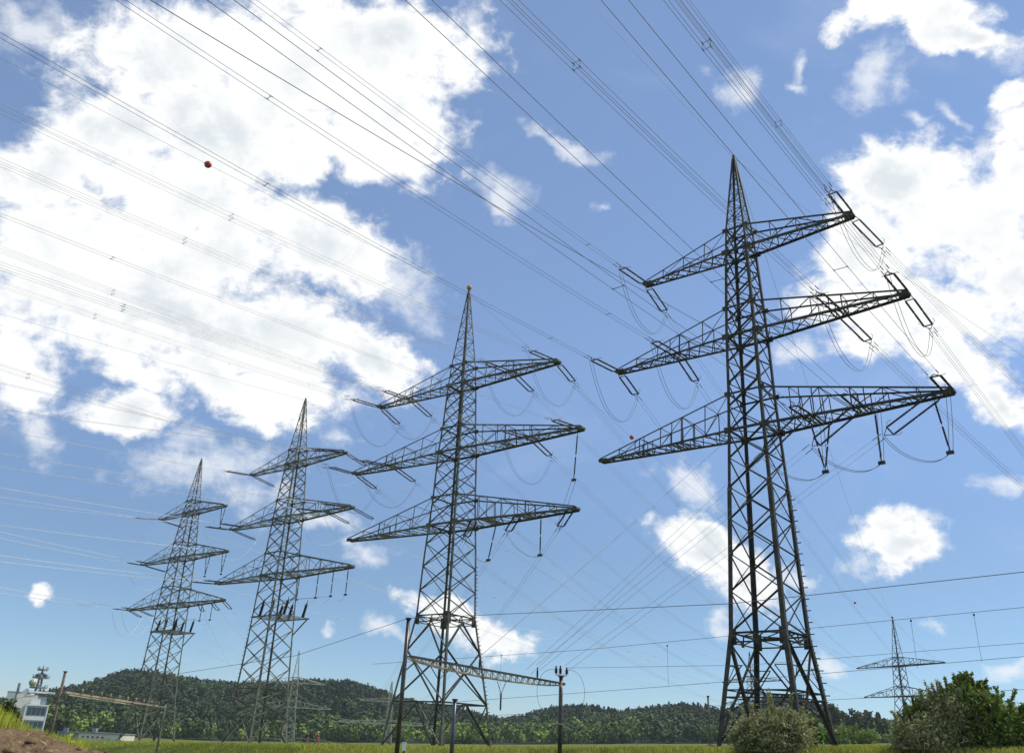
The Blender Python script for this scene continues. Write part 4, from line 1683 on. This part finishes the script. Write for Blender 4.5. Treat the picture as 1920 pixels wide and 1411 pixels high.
TW = PL + npv(0, 0, .05)
polywire([track2(-60, 1322, TW[:2]), track2(555, 1228, TW[:2]), TW, track2(1370, 1131, TW[:2]), track2(1990, 1064, TW[:2])], .015, M['wire_dark'], 'highest railway feeder wire, running from the tall left portal mast to the right edge', .0004)
C0 = on_beam(.55)
polywire([track2(700, 1244, C0), track2(1100, 1217, C0), track2(1990, 1131, C0)], .012, M['wire_dark'], 'upper catenary wire with thin droppers, second below the highest feeder', .0006)
polywire([track2(700, 1326, C0), track2(1250, 1286, C0), track2(1990, 1224, C0)], .012, M['wire_dark'], 'lower contact wire hung on thin droppers, running to the right edge', .0004)
polywire([np.array(IR[2]), track2(1400, 1246, IR[2]), track2(1990, 1199, IR[2])], .012, M['wire_dark'], 'wire leaving the right portal mast insulators to the right edge', .0004)
polywire([track2(880, 1342, PR_), track2(1350, 1322, PR_), track2(1990, 1288, PR_)], .012, M['wire_dark'], 'lowest railway wire, just above the hill and the big bush', .0004)
for k_, (px_, ya_, yb_, ds) in enumerate(((1251, 1210, 1285, 'left of the tallest pylon'), (1708, 1163, 1252, 'above the far right pylon arm'), (1826, 1152, 1240, 'above the big bush'), (940, 1228, 1305, 'right of the ball pylon legs'))):
    a_, b_ = track2(px_, ya_, C0), track2(px_ + 2, yb_, C0)
    t_ = thing('dropper_wire', f'thin vertical dropper between two railway wires, {ds}', 'railway wire', tuple(a_), 0, 'railway feeder and contact wires')
    mb = MB()
    mb.tube([npv(0, 0, 0), npv(0, 0, b_[2] - a_[2])], .008, 5)
    mb.build('wire', M['wire_dark'], t_)
    mb = MB()
    mb.box((0, 0, 0), .06, .06, .1)
    mb.build('clip', M['fitting'], t_)
# looped cable round the right mast
t_ = thing('cable_loop', 'thin dark cable bowed in a wide loop around the right portal mast', 'cable', tuple(PR_))
for sgn in (-1, 1):
    mb = MB()
    k = np.linspace(0, math.pi, 20)
    pts = [npv(sgn * (.5 + 1.35 * math.sin(x) ** .8 * .9), 0, .5 - (1 - math.cos(x)) * 1.55) for x in k]
    mb.tube(pts, .014, 5)
    mb.build('wire', M['wire_dark'], t_)
# arm brackets on the right mast and the hanging equipment under the beam
hb = thing('hanging_bracket', 'pale V-shaped bracket with insulator hanging under the portal beam', 'bracket', tuple(on_beam(.545) - npv(0, 0, .6)))
mb = MB()
mb.tube([(-.28, 0, 0), (0, 0, -.75)], .025, 5)
mb.tube([(.28, 0, 0), (0, 0, -.75)], .025, 5)
mb.build('stay', M['beam'], hb)
mb = MB()
rod(mb, (0, 0, -.7), (0, 0, -1.75), .075, 8, 7)
mb.build('insulator_rod', M['ceramic'], hb, True)
ab = MB()
ab.bar((-1.1, 0, -3.2), (1.5, -.6, -3.1), .07)
o_ = ab.build('bracket_arm', M['beam'], mastR)
o_.location = (0, 0, PR_[2] - float(mastR.location.z))
# white box at the foot of the left mast
wp = at(757, 1391, YL + 9)
bx = thing('equipment_box', 'small white box standing in the grass beside the left portal mast', 'box', (wp[0] + .05, wp[1], wp[2] - .6))
mb = MB()
mb.box((0, 0, .35), .24, .2, .45)
mb.build('housing', M['white'], bx)
mb = MB()
mb.box((0, 0, .60), .28, .24, .05)
mb.build('lid', M['white'], bx)
mb = MB()
mb.tube([(0, 0, -1.2), (0, 0, .2)], .05, 6)
mb.build('stand', M['fitting'], bx)

# second portal, left
mA, PA2 = post('portal_mast', 'brown wooden mast at the far left, before the wooded hill', 122.5, 1259, 78, .27, M['wood'], group='masts beside the railway')
mB, PB2 = post('portal_mast', 'thin grey mast at the right end of the far left portal beam', 311, 1317, 96, .26, M['steel_light'], group='masts beside the railway', zbase=-4.2)
b0, b1 = at(128, 1297, 78), at(304, 1325, 96)
bm2 = thing('portal_beam', 'thin beige beam with pegs, far left portal in front of the hill', 'portal beam', tuple(b0))
V2 = b1 - b0
mb = MB()
mb.bar(npv(-.3, 0, 0), V2 + npv(.3, 0, 0), .16, (0, 0, 1), .22)
mb.bar(npv(0, 0, -.2), V2 + npv(0, 0, -.2), .10, (0, 0, 1), .16)
mb.build('chord', M['beam'], bm2)
for k_ in range(10):
    mb = MB()
    c_ = V2 * (.12 + k_ * .092)
    mb.lathe(c_ + npv(0, 0, .06), c_ + npv(0, 0, .46), [(0, .05), (.3, .07), (.4, .13), (.6, .07), (.75, .12), (1, .05)], 7)
    mb.build('peg_insulator', M['beam'], bm2, True)


# ------------------------------------------------------------------ buildings, rail and walkers far left
def facing(px, y):
    p = at(px, 1380, y)
    return p, math.atan2(p[0], p[1])


def telecom_building():
    y = 395.0
    k = y / 1733.0 * 1.03                                # metres per photo pixel
    base = at(55, 1384, y)
    base[2] = float(ground(base[0], y)) - 1.0
    t = thing('telecom_building', 'white and grey building with window bands and a rooftop antenna mast, far left', 'building', tuple(base), R(30))
    zt = at(55, 1321, y)[2] - base[2]                    # eaves of the front wing
    zb = at(40, 1300, y)[2] - base[2]                    # roof of the rear block
    W = 8.6
    mb = MB()
    mb.box((0, 3.2, zt / 2), W, 6.4, zt)
    mb.build('front_wing', M['facade'], t)
    fr = MB()
    for x in (-W / 2 + .1, W / 2 - .1):
        fr.box((x, -.06, zt / 2), .45, .5, zt + .3)
    fr.box((0, -.06, zt + .1), W + .3, .5, .55)
    fr.box((0, -.06, zt * .60), W - .5, .3, 1.5)
    fr.build('facade_frame', M['white'], t)
    for z0, z1 in ((zt * .70, zt * .93), (zt * .30, zt * .50)):
        for j in range(4):
            x = -W / 2 + .75 + (j + .5) * (W - 1.5) / 4
            g = MB()
            g.box((x, -.03, (z0 + z1) / 2), (W - 1.5) / 4 - .25, .12, z1 - z0)
            g.build('window', M['glass'], t)
    sg = MB()
    sg.box((1.6, -.10, zt * .20), 1.4, .12, 1.3)
    sg.build('red_panel', M['red'], t)
    mb = MB()
    mb.box((-4.4, 9.5, zb / 2), 8.0, 9.0, zb)
    mb.build('rear_block', M['render'], t)
    rb = MB()
    rb.box((1.0, 7.8, zb / 2 - .4), 4.6, 5.0, zb - .8)
    rb.build('stair_tower', M['facade'], t)
    mb = MB()
    mb.box((.8, 7.6, zb + 1.1), 10.5, 6.2, .7)
    mb.build('roof_slab', M['white'], t)
    mb = MB()
    mb.box((-1.0, 2.8, zt + 1.4), 3.6, 3.4, 2.3)
    mb.build('roof_cabin', M['white'], t)
    # mast
    z0 = zb + 1.4
    mz = at(78, 1245, y)[2] - base[2]
    mast = MB()
    h = mz - z0
    for sx, sy in ((-1, -1), (1, -1), (1, 1), (-1, 1)):
        mast.bar(npv(-.9 + sx * 1.0, 7.6 + sy * 1.0, z0), npv(-.9 + sx * .35, 7.6 + sy * .35, z0 + h * .72), .5)
    for j in range(7):
        a, b = z0 + h * .1 * j, z0 + h * .1 * (j + 1)
        e0, e1 = 1.0 - .09 * j, 1.0 - .09 * (j + 1)
        s_ = 1 if j % 2 else -1
        mast.bar(npv(-.9 - s_ * e0, 7.6 - e0, a), npv(-.9 + s_ * e1, 7.6 - e1, b), .3)
        mast.bar(npv(-.9 - e0, 7.6 - s_ * e0, a), npv(-.9 - e1, 7.6 + s_ * e1, b), .3)
    mast.tube([npv(-.9, 7.6, z0 + h * .7), npv(-.9, 7.6, z0 + h)], [.45, .12], 6)
    ms = mast.build('antenna_mast', M['concrete_grey'], t)
    for f_, r_ in ((.12, 3.6), (.50, 3.4), (.80, 2.2)):
        p = MB()
        p.tube([npv(-.9, 7.6, z0 + h * f_), npv(-.9, 7.6, z0 + h * f_ + .7)], r_, 8)
        for a in range(8):
            c_ = npv(-.9 + math.cos(a * .785) * r_ * .95, 7.6 + math.sin(a * .785) * r_ * .95, z0 + h * f_)
            p.bar(c_, c_ + npv(0, 0, 1.6), .22)
        p.build('mast_platform', M['concrete_grey'], ms)
    for (x, yy, z, r_, mk) in ((-3.6, 5.2, z0 + h * .32, 1.65, 'dish'), (-2.1, 5.8, z0 + h * .60, 1.0, 'concrete_grey'), (.4, 5.4, z0 + h * .62, .8, 'concrete_grey')):
        d = MB()
        d.lathe(npv(x, yy, z), npv(x - .1, yy - .9, z), [(0, r_ * .5), (.3, r_ * .85), (.7, r_), (1, r_), (1.0, r_ * .9), (.8, .1)], 16)
        d.build('dish_antenna', M[mk], ms, True)
    mb = MB()
    mb.tube([npv(-8.4, 12, 0), npv(-8.4, 12, zb + 4.6)], .55, 8)
    mb.build('chimney', M['concrete_grey'], t)
    mb = MB()
    mb.tube([npv(-5.2, 9, zb), npv(-5.2, 9, zb + 1.2), npv(-5.2, 9, zb + 2.6)], [1.6, 1.6, .1], 10)
    mb.build('roof_vent', M['white'], t)
    return t


telecom_building()


def tank():
    y = 430.0
    p = at(18, 1384, y)
    p[2] = float(ground(p[0], y)) - 1
    z = at(18, 1297, y)[2] - p[2]
    t = thing('storage_tank', 'white round tank at the left edge beside the telecom building', 'tank', tuple(p))
    mb = MB()
    mb.tube([(0, 0, 0), (0, 0, z)], 5.6, 24)
    mb.build('shell', M['white'], t)
    mb = MB()
    mb.tube([(0, 0, z), (0, 0, z + .35)], 5.8, 24)
    mb.build('roof', M['concrete_grey'], t)
    mb = MB()
    mb.box((4.6, -5.2, z * .36), 5, 3, z * .72)
    mb.build('annex', M['facade'], t)
    for j in range(3):
        mb = MB()
        mb.box((-2.5 + 2.5 * j, -5.62, z * .68), 1.5, .4, 1.2)
        mb.build('window', M['glass'], t)


tank()


def low_hall(label, pxs, py, y, m, hz_, yaw):
    a, b = at(pxs[0], py[0], y), at(pxs[1], py[1], y)
    L = abs(b[0] - a[0])
    g = float(ground(a[0], y)) - 1.5
    t = thing('low_hall', label, 'building', ((a[0] + b[0]) / 2, y, g), yaw)
    h = (a[2] + b[2]) / 2 - g
    mb = MB()
    mb.box((0, 4, h / 2), L, 8, h)
    mb.build('wall', m, t)
    mb = MB()
    mb.box((0, 4, h + .12), L + .5, 8.5, .25)
    mb.build('roof', M['concrete_grey'], t)
    d = MB()
    d.box((L * .22, -.03, h * .42), L * .06, .1, h * .5)
    d.build('door', M['facade'], t)
    for j in range(5):
        q = MB()
        q.box((-L * .42 + j * L * .12, -.03, h * .72), L * .05, .1, h * .14)
        q.build('window', M['glass'], t)
    v = MB()
    v.box((-L * .3, 3, h + .8), 1.2, 1.2, 1.1)
    v.build('roof_vent', M['concrete_grey'], t)


low_hall('long low pale hall with blank wall behind the leftmost pylon foot', (150, 228), (1368, 1381), 262, M['concrete'], 0, R(-6))
low_hall('low grey hall left of the pale one, behind the dirt bank', (110, 149), (1373, 1372), 275, M['concrete_grey'], 0, R(10))


def guard_rail():
    a, b = at(470, 1373, 170), at(700, 1399, 150)
    t = thing('guard_rail', 'weathered green-grey railing crossing the field behind the second pylon', 'railing', tuple(a))
    V = b - a
    mb = MB()
    for dz in (0, -.55):
        mb.bar(npv(0, 0, dz), V + npv(0, 0, dz), .12, (0, 0, 1), .22)
    mb.build('rail', M['rail'], t)
    for k in range(10):
        p = V * k / 9
        pm = MB()
        g = float(ground(a[0] + p[0], a[1] + p[1])) - a[2]
        pm.bar(p + npv(0, .1, .2), npv(p[0], p[1] + .1, g - .3), .14)
        pm.build('rail_post', M['rail'], t)


guard_rail()


def skin_obj(name, verts, edges, radii, m, parent, sub=1):
    me = bpy.data.meshes.new(name)
    me.from_pydata(verts, edges, [])
    me.materials.append(m)
    o = bpy.data.objects.new(name, me)
    COL.objects.link(o)
    o.parent = parent
    sk = o.modifiers.new('skin', 'SKIN')
    sk.use_smooth_shade = True
    for v, r in zip(me.skin_vertices[0].data, radii):
        v.radius = (r, r)
    me.skin_vertices[0].data[0].use_root = True
    ss = o.modifiers.new('sub', 'SUBSURF')
    ss.levels = ss.render_levels = sub
    return o


def person(label, px, y, rz, top, legs, head, step):
    p = at(px, 1392, y)
    g = float(ground(p[0], p[1]))
    t = thing('person', label, 'person', (p[0], p[1], g), rz, 'walkers in the field')
    b = [(0, 0, .95), (0, 0, 1.12), (0, .01, 1.38), (0, .0, 1.5), (0, -.02, 1.60), (0, -.03, 1.70),
         (.19, 0, 1.40), (.26, -.06, 1.14), (.24, -.2, .92), (-.19, 0, 1.40), (-.26, .06, 1.14), (-.24, -.02, .88),
         (.10, 0, .92), (.11, -step * .5, .50), (.11, -step, .08), (.11, -step - .14, .04), (-.10, 0, .92), (-.11, step * .3, .50), (-.11, step, .10), (-.11, step - .12, .04),
         (.24, -.26, .86), (-.24, -.07, .81)]
    e = [(0, 1), (1, 2), (2, 3), (3, 4), (4, 5), (2, 6), (6, 7), (7, 8), (8, 20), (2, 9), (9, 10), (10, 11), (11, 21), (0, 12), (12, 13), (13, 14), (14, 15), (0, 16), (16, 17), (17, 18), (18, 19)]
    r = [.14, .14, .15, .06, .09, .09, .07, .05, .035, .07, .05, .035, .10, .07, .045, .04, .10, .07, .045, .04, .03, .03]
    skin_obj('body', b, e, r, M['skin'], t)
    tv = [(0, 0, .92), (0, 0, 1.14), (0, .01, 1.39), (.20, 0, 1.40), (.265, -.06, 1.14), (.25, -.16, .98), (-.20, 0, 1.40), (-.265, .06, 1.14), (-.25, .0, .95)]
    skin_obj('jacket', tv, [(0, 1), (1, 2), (2, 3), (3, 4), (4, 5), (2, 6), (6, 7), (7, 8)], [.17, .17, .18, .09, .07, .055, .09, .07, .055], top, t)
    lv = [(0, 0, .94), (.10, 0, .88), (.11, -step * .5, .50), (.11, -step, .12), (-.10, 0, .88), (-.11, step * .3, .50), (-.11, step, .14)]
    skin_obj('trousers', lv, [(0, 1), (1, 2), (2, 3), (0, 4), (4, 5), (5, 6)], [.15, .12, .09, .065, .12, .09, .065], legs, t)
    hb = MB()
    hb.sphere((0, -.01, 1.70), .115, 12, 8, (1, 1.1, .95))
    hb.build('hair' if head is M['hair'] else 'hat', head, t, True)


person('walker in dark top with dark hair, left of the two behind the grass', 575.5, 128, R(100), M['jacket_dark'], M['trousers'], M['hair'], .22)
person('walker in red jacket and white hat, right of the two behind the grass', 594.5, 128, R(80), M['jacket_red'], M['trousers'], M['cap_white'], .25)


# ------------------------------------------------------------------ bushes, trees, weeds, grass, dirt
def bush_at(name, label, px, y, lobes, n, leaf_px, seed, **k):
    """Lobes given as (px, py, half width, half height, material, share) on the photograph, set at distance y."""
    p = onground(px, y)
    m = y / 1733.0
    L = []
    for lx, ly, rx, rz, mk, share in lobes:
        q = at(lx, ly, y) - p
        L.append(((q[0], rng.uniform(-.25, .25) * rx * m, q[2]), (rx * m, max(rx, rz) * .85 * m, rz * m), mk, share))
    return bush(name, label, 'shrub', tuple(p), L, n, leaf_px * m, seed, shoots=9, **k)


bush_at('shrub', 'round olive-grey shrub at the foot of the tallest pylon', 1452, 60,
        [(1455, 1378, 68, 38, 'leaf_olive', .5), (1412, 1385, 40, 30, 'leaf_olive', .25), (1478, 1366, 42, 36, 'leaf_olive', .25)], 26000, 1.25, 3, stem_r=.035, aspect=2.6)
bush_at('young_shrub', 'small bright green sapling at the right side of the olive shrub', 1523, 61.5,
        [(1522, 1376, 15, 27, 'leaf_fresh', 1)], 1300, 2.0, 4, stem_r=.03, aspect=2.0)
bush_at('big_shrub', 'large olive-grey willow bush at the right edge, left part of the thicket', 1775, 55,
        [(1740, 1388, 62, 46, 'leaf_olive', .26), (1800, 1372, 66, 58, 'leaf_olive', .30), (1770, 1340, 46, 40, 'leaf_olive', .17), (1828, 1392, 44, 40, 'leaf_olive', .11),
         (1722, 1340, 26, 22, 'leaf_green', .07), (1708, 1392, 30, 34, 'leaf_olive', .07)], 44000, 1.2, 5, stem_r=.04, aspect=3.0)
bush_at('green_shrub', 'yellow-green leafy bush with tall shoots at the right edge of the thicket', 1850, 54.5,
        [(1850, 1365, 58, 52, 'leaf_green', .34), (1815, 1320, 40, 36, 'leaf_green', .2), (1893, 1380, 50, 50, 'leaf_green', .24), (1785, 1312, 26, 22, 'leaf_green', .07),
         (1812, 1283, 11, 22, 'leaf_green', .05), (1842, 1292, 9, 17, 'leaf_green', .03), (1935, 1400, 44, 44, 'leaf_green', .12)], 30000, 1.55, 6, stem_r=.035, aspect=2.4)

# single trees that stand out on the right-hand skyline
for px_, h_, w_, yy, nm in ((1597, 1331, 26, 452, 'broad dark tree just right of the tallest pylon foot, on the skyline'),
                            (1624, 1330, 30, 455, 'taller round dark tree beside a bright cloud on the skyline'),
                            (1654, 1338, 20, 470, 'small round dark tree left of the far right pylon foot'),
                            (1560, 1322, 40, 440, 'bushy dark tree behind the right foot of the tallest pylon'),
                            (1905, 1338, 60, 470, 'dark tree on the skyline at the right picture edge')):
    g_ = at(px_, h_ + 44, yy)
    tp = at(px_, h_, yy)
    hh = tp[2] - g_[2]
    rr_ = w_ * yy / 1733.0 * .62
    bush('skyline_tree', nm, 'tree', tuple(g_), [((0, 0, hh * .62), (rr_, rr_, hh * .38), 'leaf_dark', .7), ((rr_ * .4, 0, hh * .40), (rr_ * .9, rr_ * .8, hh * .28), 'leaf_dark', .3)],
         900, .55, int(px_), 'trees on the right skyline', stem_r=.2, aspect=1.2, trunk=(hh * .4, .35))
# green bushes at the foot of the hill on the right
for px_, py_, w_, yy, mk, nm in ((1600, 1362, 44, 240, 'leaf_green', 'low green thicket right of the tallest pylon feet'),
                                 (1560, 1372, 24, 230, 'leaf_fresh', 'fresh green low bush by the right pylon foot')):
    b_ = at(px_, 1395, yy)
    t_ = at(px_, py_, yy)
    hh = t_[2] - b_[2] + 1
    b_[2] -= 1
    rr_ = w_ * yy / 1733.0
    bush('low_bush', nm, 'shrub', tuple(b_), [((0, 0, hh * .5), (rr_, rr_ * .6, hh * .5), mk, 1)], 2200, .22, int(px_), 'bushes at the foot of the hill', stem_r=.1, aspect=1.4)


def dirt_bank():
    """Heap of brown soil beside the camera, lower left, with a strip of gravel at its foot."""
    nx, ny = 190, 120
    X, Y = np.meshgrid(np.linspace(-9.5, -1.2, nx), np.linspace(4.2, 15, ny))
    px = 960 + (X / Y) * 1733.0
    # crest height wanted along the sight lines (photo rows) -> falls away to the right
    crest = np.interp(px, [-200, 0, 60, 120, 180, 260, 330, 420], [1.55, 1.512, 1.490, 1.445, 1.365, 1.285, 1.20, 1.05])
    prof = np.exp(-((Y - 9.2) / 2.7) ** 2)
    base = ground(X, Y) - .25
    q = np.random.default_rng(5)
    rough = .045 * bump2(X, Y, 3.0, 12) + .03 * bump2(X, Y, 8.0, 13) + q.normal(size=X.shape) * .012
    edge = sstep(-1.2, -3.4, X) * sstep(-9.5, -8.3, X) * sstep(15, 12.5, Y) * sstep(4.2, 5.2, Y)
    tall = crest - base
    Z = base + np.maximum(tall, 0) * prof * edge + rough * edge * (.3 + prof)
    V = np.stack([X, Y, Z], -1).reshape(-1, 3)
    i, j = np.meshgrid(np.arange(ny - 1), np.arange(nx - 1), indexing='ij')
    F = np.stack([i * nx + j, i * nx + j + 1, (i + 1) * nx + j + 1, (i + 1) * nx + j], -1).reshape(-1, 4)
    structure(fast_mesh('dirt_bank', V, F, M['dirt'], smooth=True))
    # clods and dry stalks lying on it
    q = np.random.default_rng(9)
    Vs, Fs, o = [], [], 0
    for _ in range(3600):
        a, b = q.integers(4, ny - 4), q.integers(6, nx - 6)
        if edge[a, b] < .5:
            continue
        c = npv(X[a, b], Y[a, b], Z[a, b])
        r = q.gamma(1.6, .014)
        P = np.array([(1, 0, 0), (-1, 0, 0), (0, 1, 0), (0, -1, 0), (0, 0, 1), (0, 0, -1)]) * r * q.uniform(.5, 1.4, (6, 1)) * npv(1.3, 1, .8)
        Vs.append(P + c)
        Fs.append(np.array([(0, 2, 4), (2, 1, 4), (1, 3, 4), (3, 0, 4), (2, 0, 5), (1, 2, 5), (3, 1, 5), (0, 3, 5)]) + o)
        o += 6
    tag(fast_mesh('soil_clods', np.concatenate(Vs), np.concatenate(Fs), M['dirt']), 'loose clods of brown soil lying on the bank, lower left', 'soil', kind='stuff')
    return X, Y, Z, edge


bank = dirt_bank()
q9 = np.random.default_rng(19)


def dry_stalks():
    X, Y, Z, edge = bank
    n = 16000
    a, b = q9.integers(3, X.shape[0] - 3, n), q9.integers(3, X.shape[1] - 3, n)
    ok = (edge[a, b] > .4) & (q9.random(n) < np.clip(.25 + .5 * bump2(X[a, b], Y[a, b], 1.2, 61), .05, 1))
    a, b = a[ok], b[ok]
    P = np.stack([X[a, b], Y[a, b], Z[a, b] - .01], 1)
    blades('dry_stalks', P, q9.uniform(.015, .06, len(P)), M['straw'], q9, .004, 2.0, 'dry straw scattered over the brown soil bank, lower left', 'straw')


# gravel strip, lower left corner
xs = np.linspace(-7.5, -2.2, 30)
rows = [4.6, 5.2, 5.8, 6.4]
V = [(x, y_ + .12 * x * 0, 1.6 - (.0375 + .0 * x) * y_ + .04 * (0 if k < 3 else -1) - max(0, (x + 4.2)) * .05) for k, y_ in enumerate(rows) for x in xs]
F = [(k * 30 + j, k * 30 + j + 1, (k + 1) * 30 + j + 1, (k + 1) * 30 + j) for k in range(3) for j in range(29)]
structure(fast_mesh('gravel_path', np.array(V) - npv(0, 0, .02), np.array(F), M['gravel'], smooth=True))


def blades(name, P, h, m, q, width=.02, lean=.35, label=None, cat=None, parent=None):
    n = len(P)
    a = q.uniform(0, 6.283, n)
    u = np.stack([np.cos(a), np.sin(a), 0 * a], 1) * width * q.uniform(.6, 1.4, n)[:, None]
    d = np.stack([np.cos(a + 1.7), np.sin(a + 1.7), 0 * a], 1) * (lean * h * q.uniform(0, 1, n))[:, None]
    up = np.array([0, 0, 1.0]) * h[:, None]
    V = np.stack([P - u, P + u, P + d * .35 + up * .6 + u * .7, P + d + up, ], 1).reshape(-1, 3)
    F = np.arange(4 * n).reshape(n, 4)
    return tag(fast_mesh(name, V, F, m, parent), label, cat, kind='stuff')


dry_stalks()


def make_grass():
    q = np.random.default_rng(31)
    n = 60000
    az = q.uniform(-.64, .64, n)
    c = RN[0] * np.sin(az) + RN[1] * np.cos(az)
    D = (N_EDGE0 + .3 + q.gamma(1.3, 6.0, n)) / c
    x, y = D * np.sin(az), D * np.cos(az)
    z = ground(x, y)
    P = np.stack([x, y, z - .03], 1)
    h = .30 * q.uniform(.6, 1.15, n) * (1 + .25 * bump2(x, y, .25, 40))
    blades('grass', P, h, M['grass'], q, .035, .4, 'long yellow-green meadow grass along the bottom of the picture', 'grass')
    k = q.random(n) < .22
    heads = P[k] + np.array([0, 0, .08])
    blades('seed_heads', heads, h[k] * .95 + .02, M['grass_head'], q, .03, .35, 'brownish seed heads standing out of the meadow grass', 'grass')
    # weeds behind the bank, lower left
    n = 15000
    px = q.uniform(-60, 190, n) ** 1.0
    Y = q.uniform(12.8, 19, n)
    X = (px - 960) / 1733.0 * Y
    g = ground(X, Y)
    top = np.interp(px, [-60, 0, 20, 45, 67, 76, 100, 120, 170, 215], [1322, 1331, 1338, 1347, 1358, 1367, 1371, 1377, 1385, 1390])
    hz = 1393 + .0456 * (px - 960)
    H = EYE + (hz - top) / 1733.0 * Y * 1.0 - g
    h = H * q.uniform(.72, 1.06, n) * (1 + .05 * bump2(X, Y, 2.0, 14))
    P = np.stack([X, Y, g], 1)
    tag(blades('weeds', P, np.maximum(h, .15), M['weed'], q, .03, .12, 'tall yellow-green weeds behind the soil bank, lower left', 'weeds'))
    Cn = P + np.array([0, 0, 1.0]) * (h * q.uniform(.45, .98, n))[:, None]
    V, F = leaf_quads(Cn, .02, q, aspect=2.0)
    tag(fast_mesh('weed_leaves', V, F, M['weed']), 'small leaves on the tall weeds, lower left', 'weeds', kind='stuff')


make_grass()
p = at(8, 1345, 24)
g_ = float(ground(p[0], p[1]))
bush('dark_bush', 'dark green bush at the left edge above the yellow weeds', 'shrub', (p[0], p[1], g_),
     [((0, 0, p[2] - g_ - .05), (.42, .5, .40), 'leaf_dark', .6), ((.1, 0, (p[2] - g_) * .6), (.5, .6, .6), 'leaf_dark', .4)], 2200, .035, 77, stem_r=.03, aspect=2.0)



def make_haze():
    m = bpy.data.materials.new('pale_haze')
    m.use_nodes = True
    t = m.node_tree
    t.nodes.clear()
    N = Nodes(t)
    out = N.n('ShaderNodeOutputMaterial')
    v = N.n('ShaderNodeVolumePrincipled')
    v.inputs['Color'].default_value = (.86, .94, .98, 1)
    v.inputs['Density'].default_value = HAZE
    v.inputs['Anisotropy'].default_value = .2
    N.link(v.outputs[0], out.inputs['Volume'])
    zs = [v_.co.z for n_ in ('ground', 'hills') for v_ in bpy.data.objects[n_].data.vertices]
    lo, hi = min(zs) - 1.0, max(max(zs) + 18, 75)
    mb = MB()
    mb.box((0, 0, (lo + hi) / 2), 5500, 5500, hi - lo)
    tag(mb.build('haze', m), 'pale summer haze lying over the whole landscape', 'haze', kind='stuff')


HAZE = .0001
make_haze()
print('objects', len(bpy.data.objects), 'top level', len([o for o in bpy.data.objects if o.parent is None]))
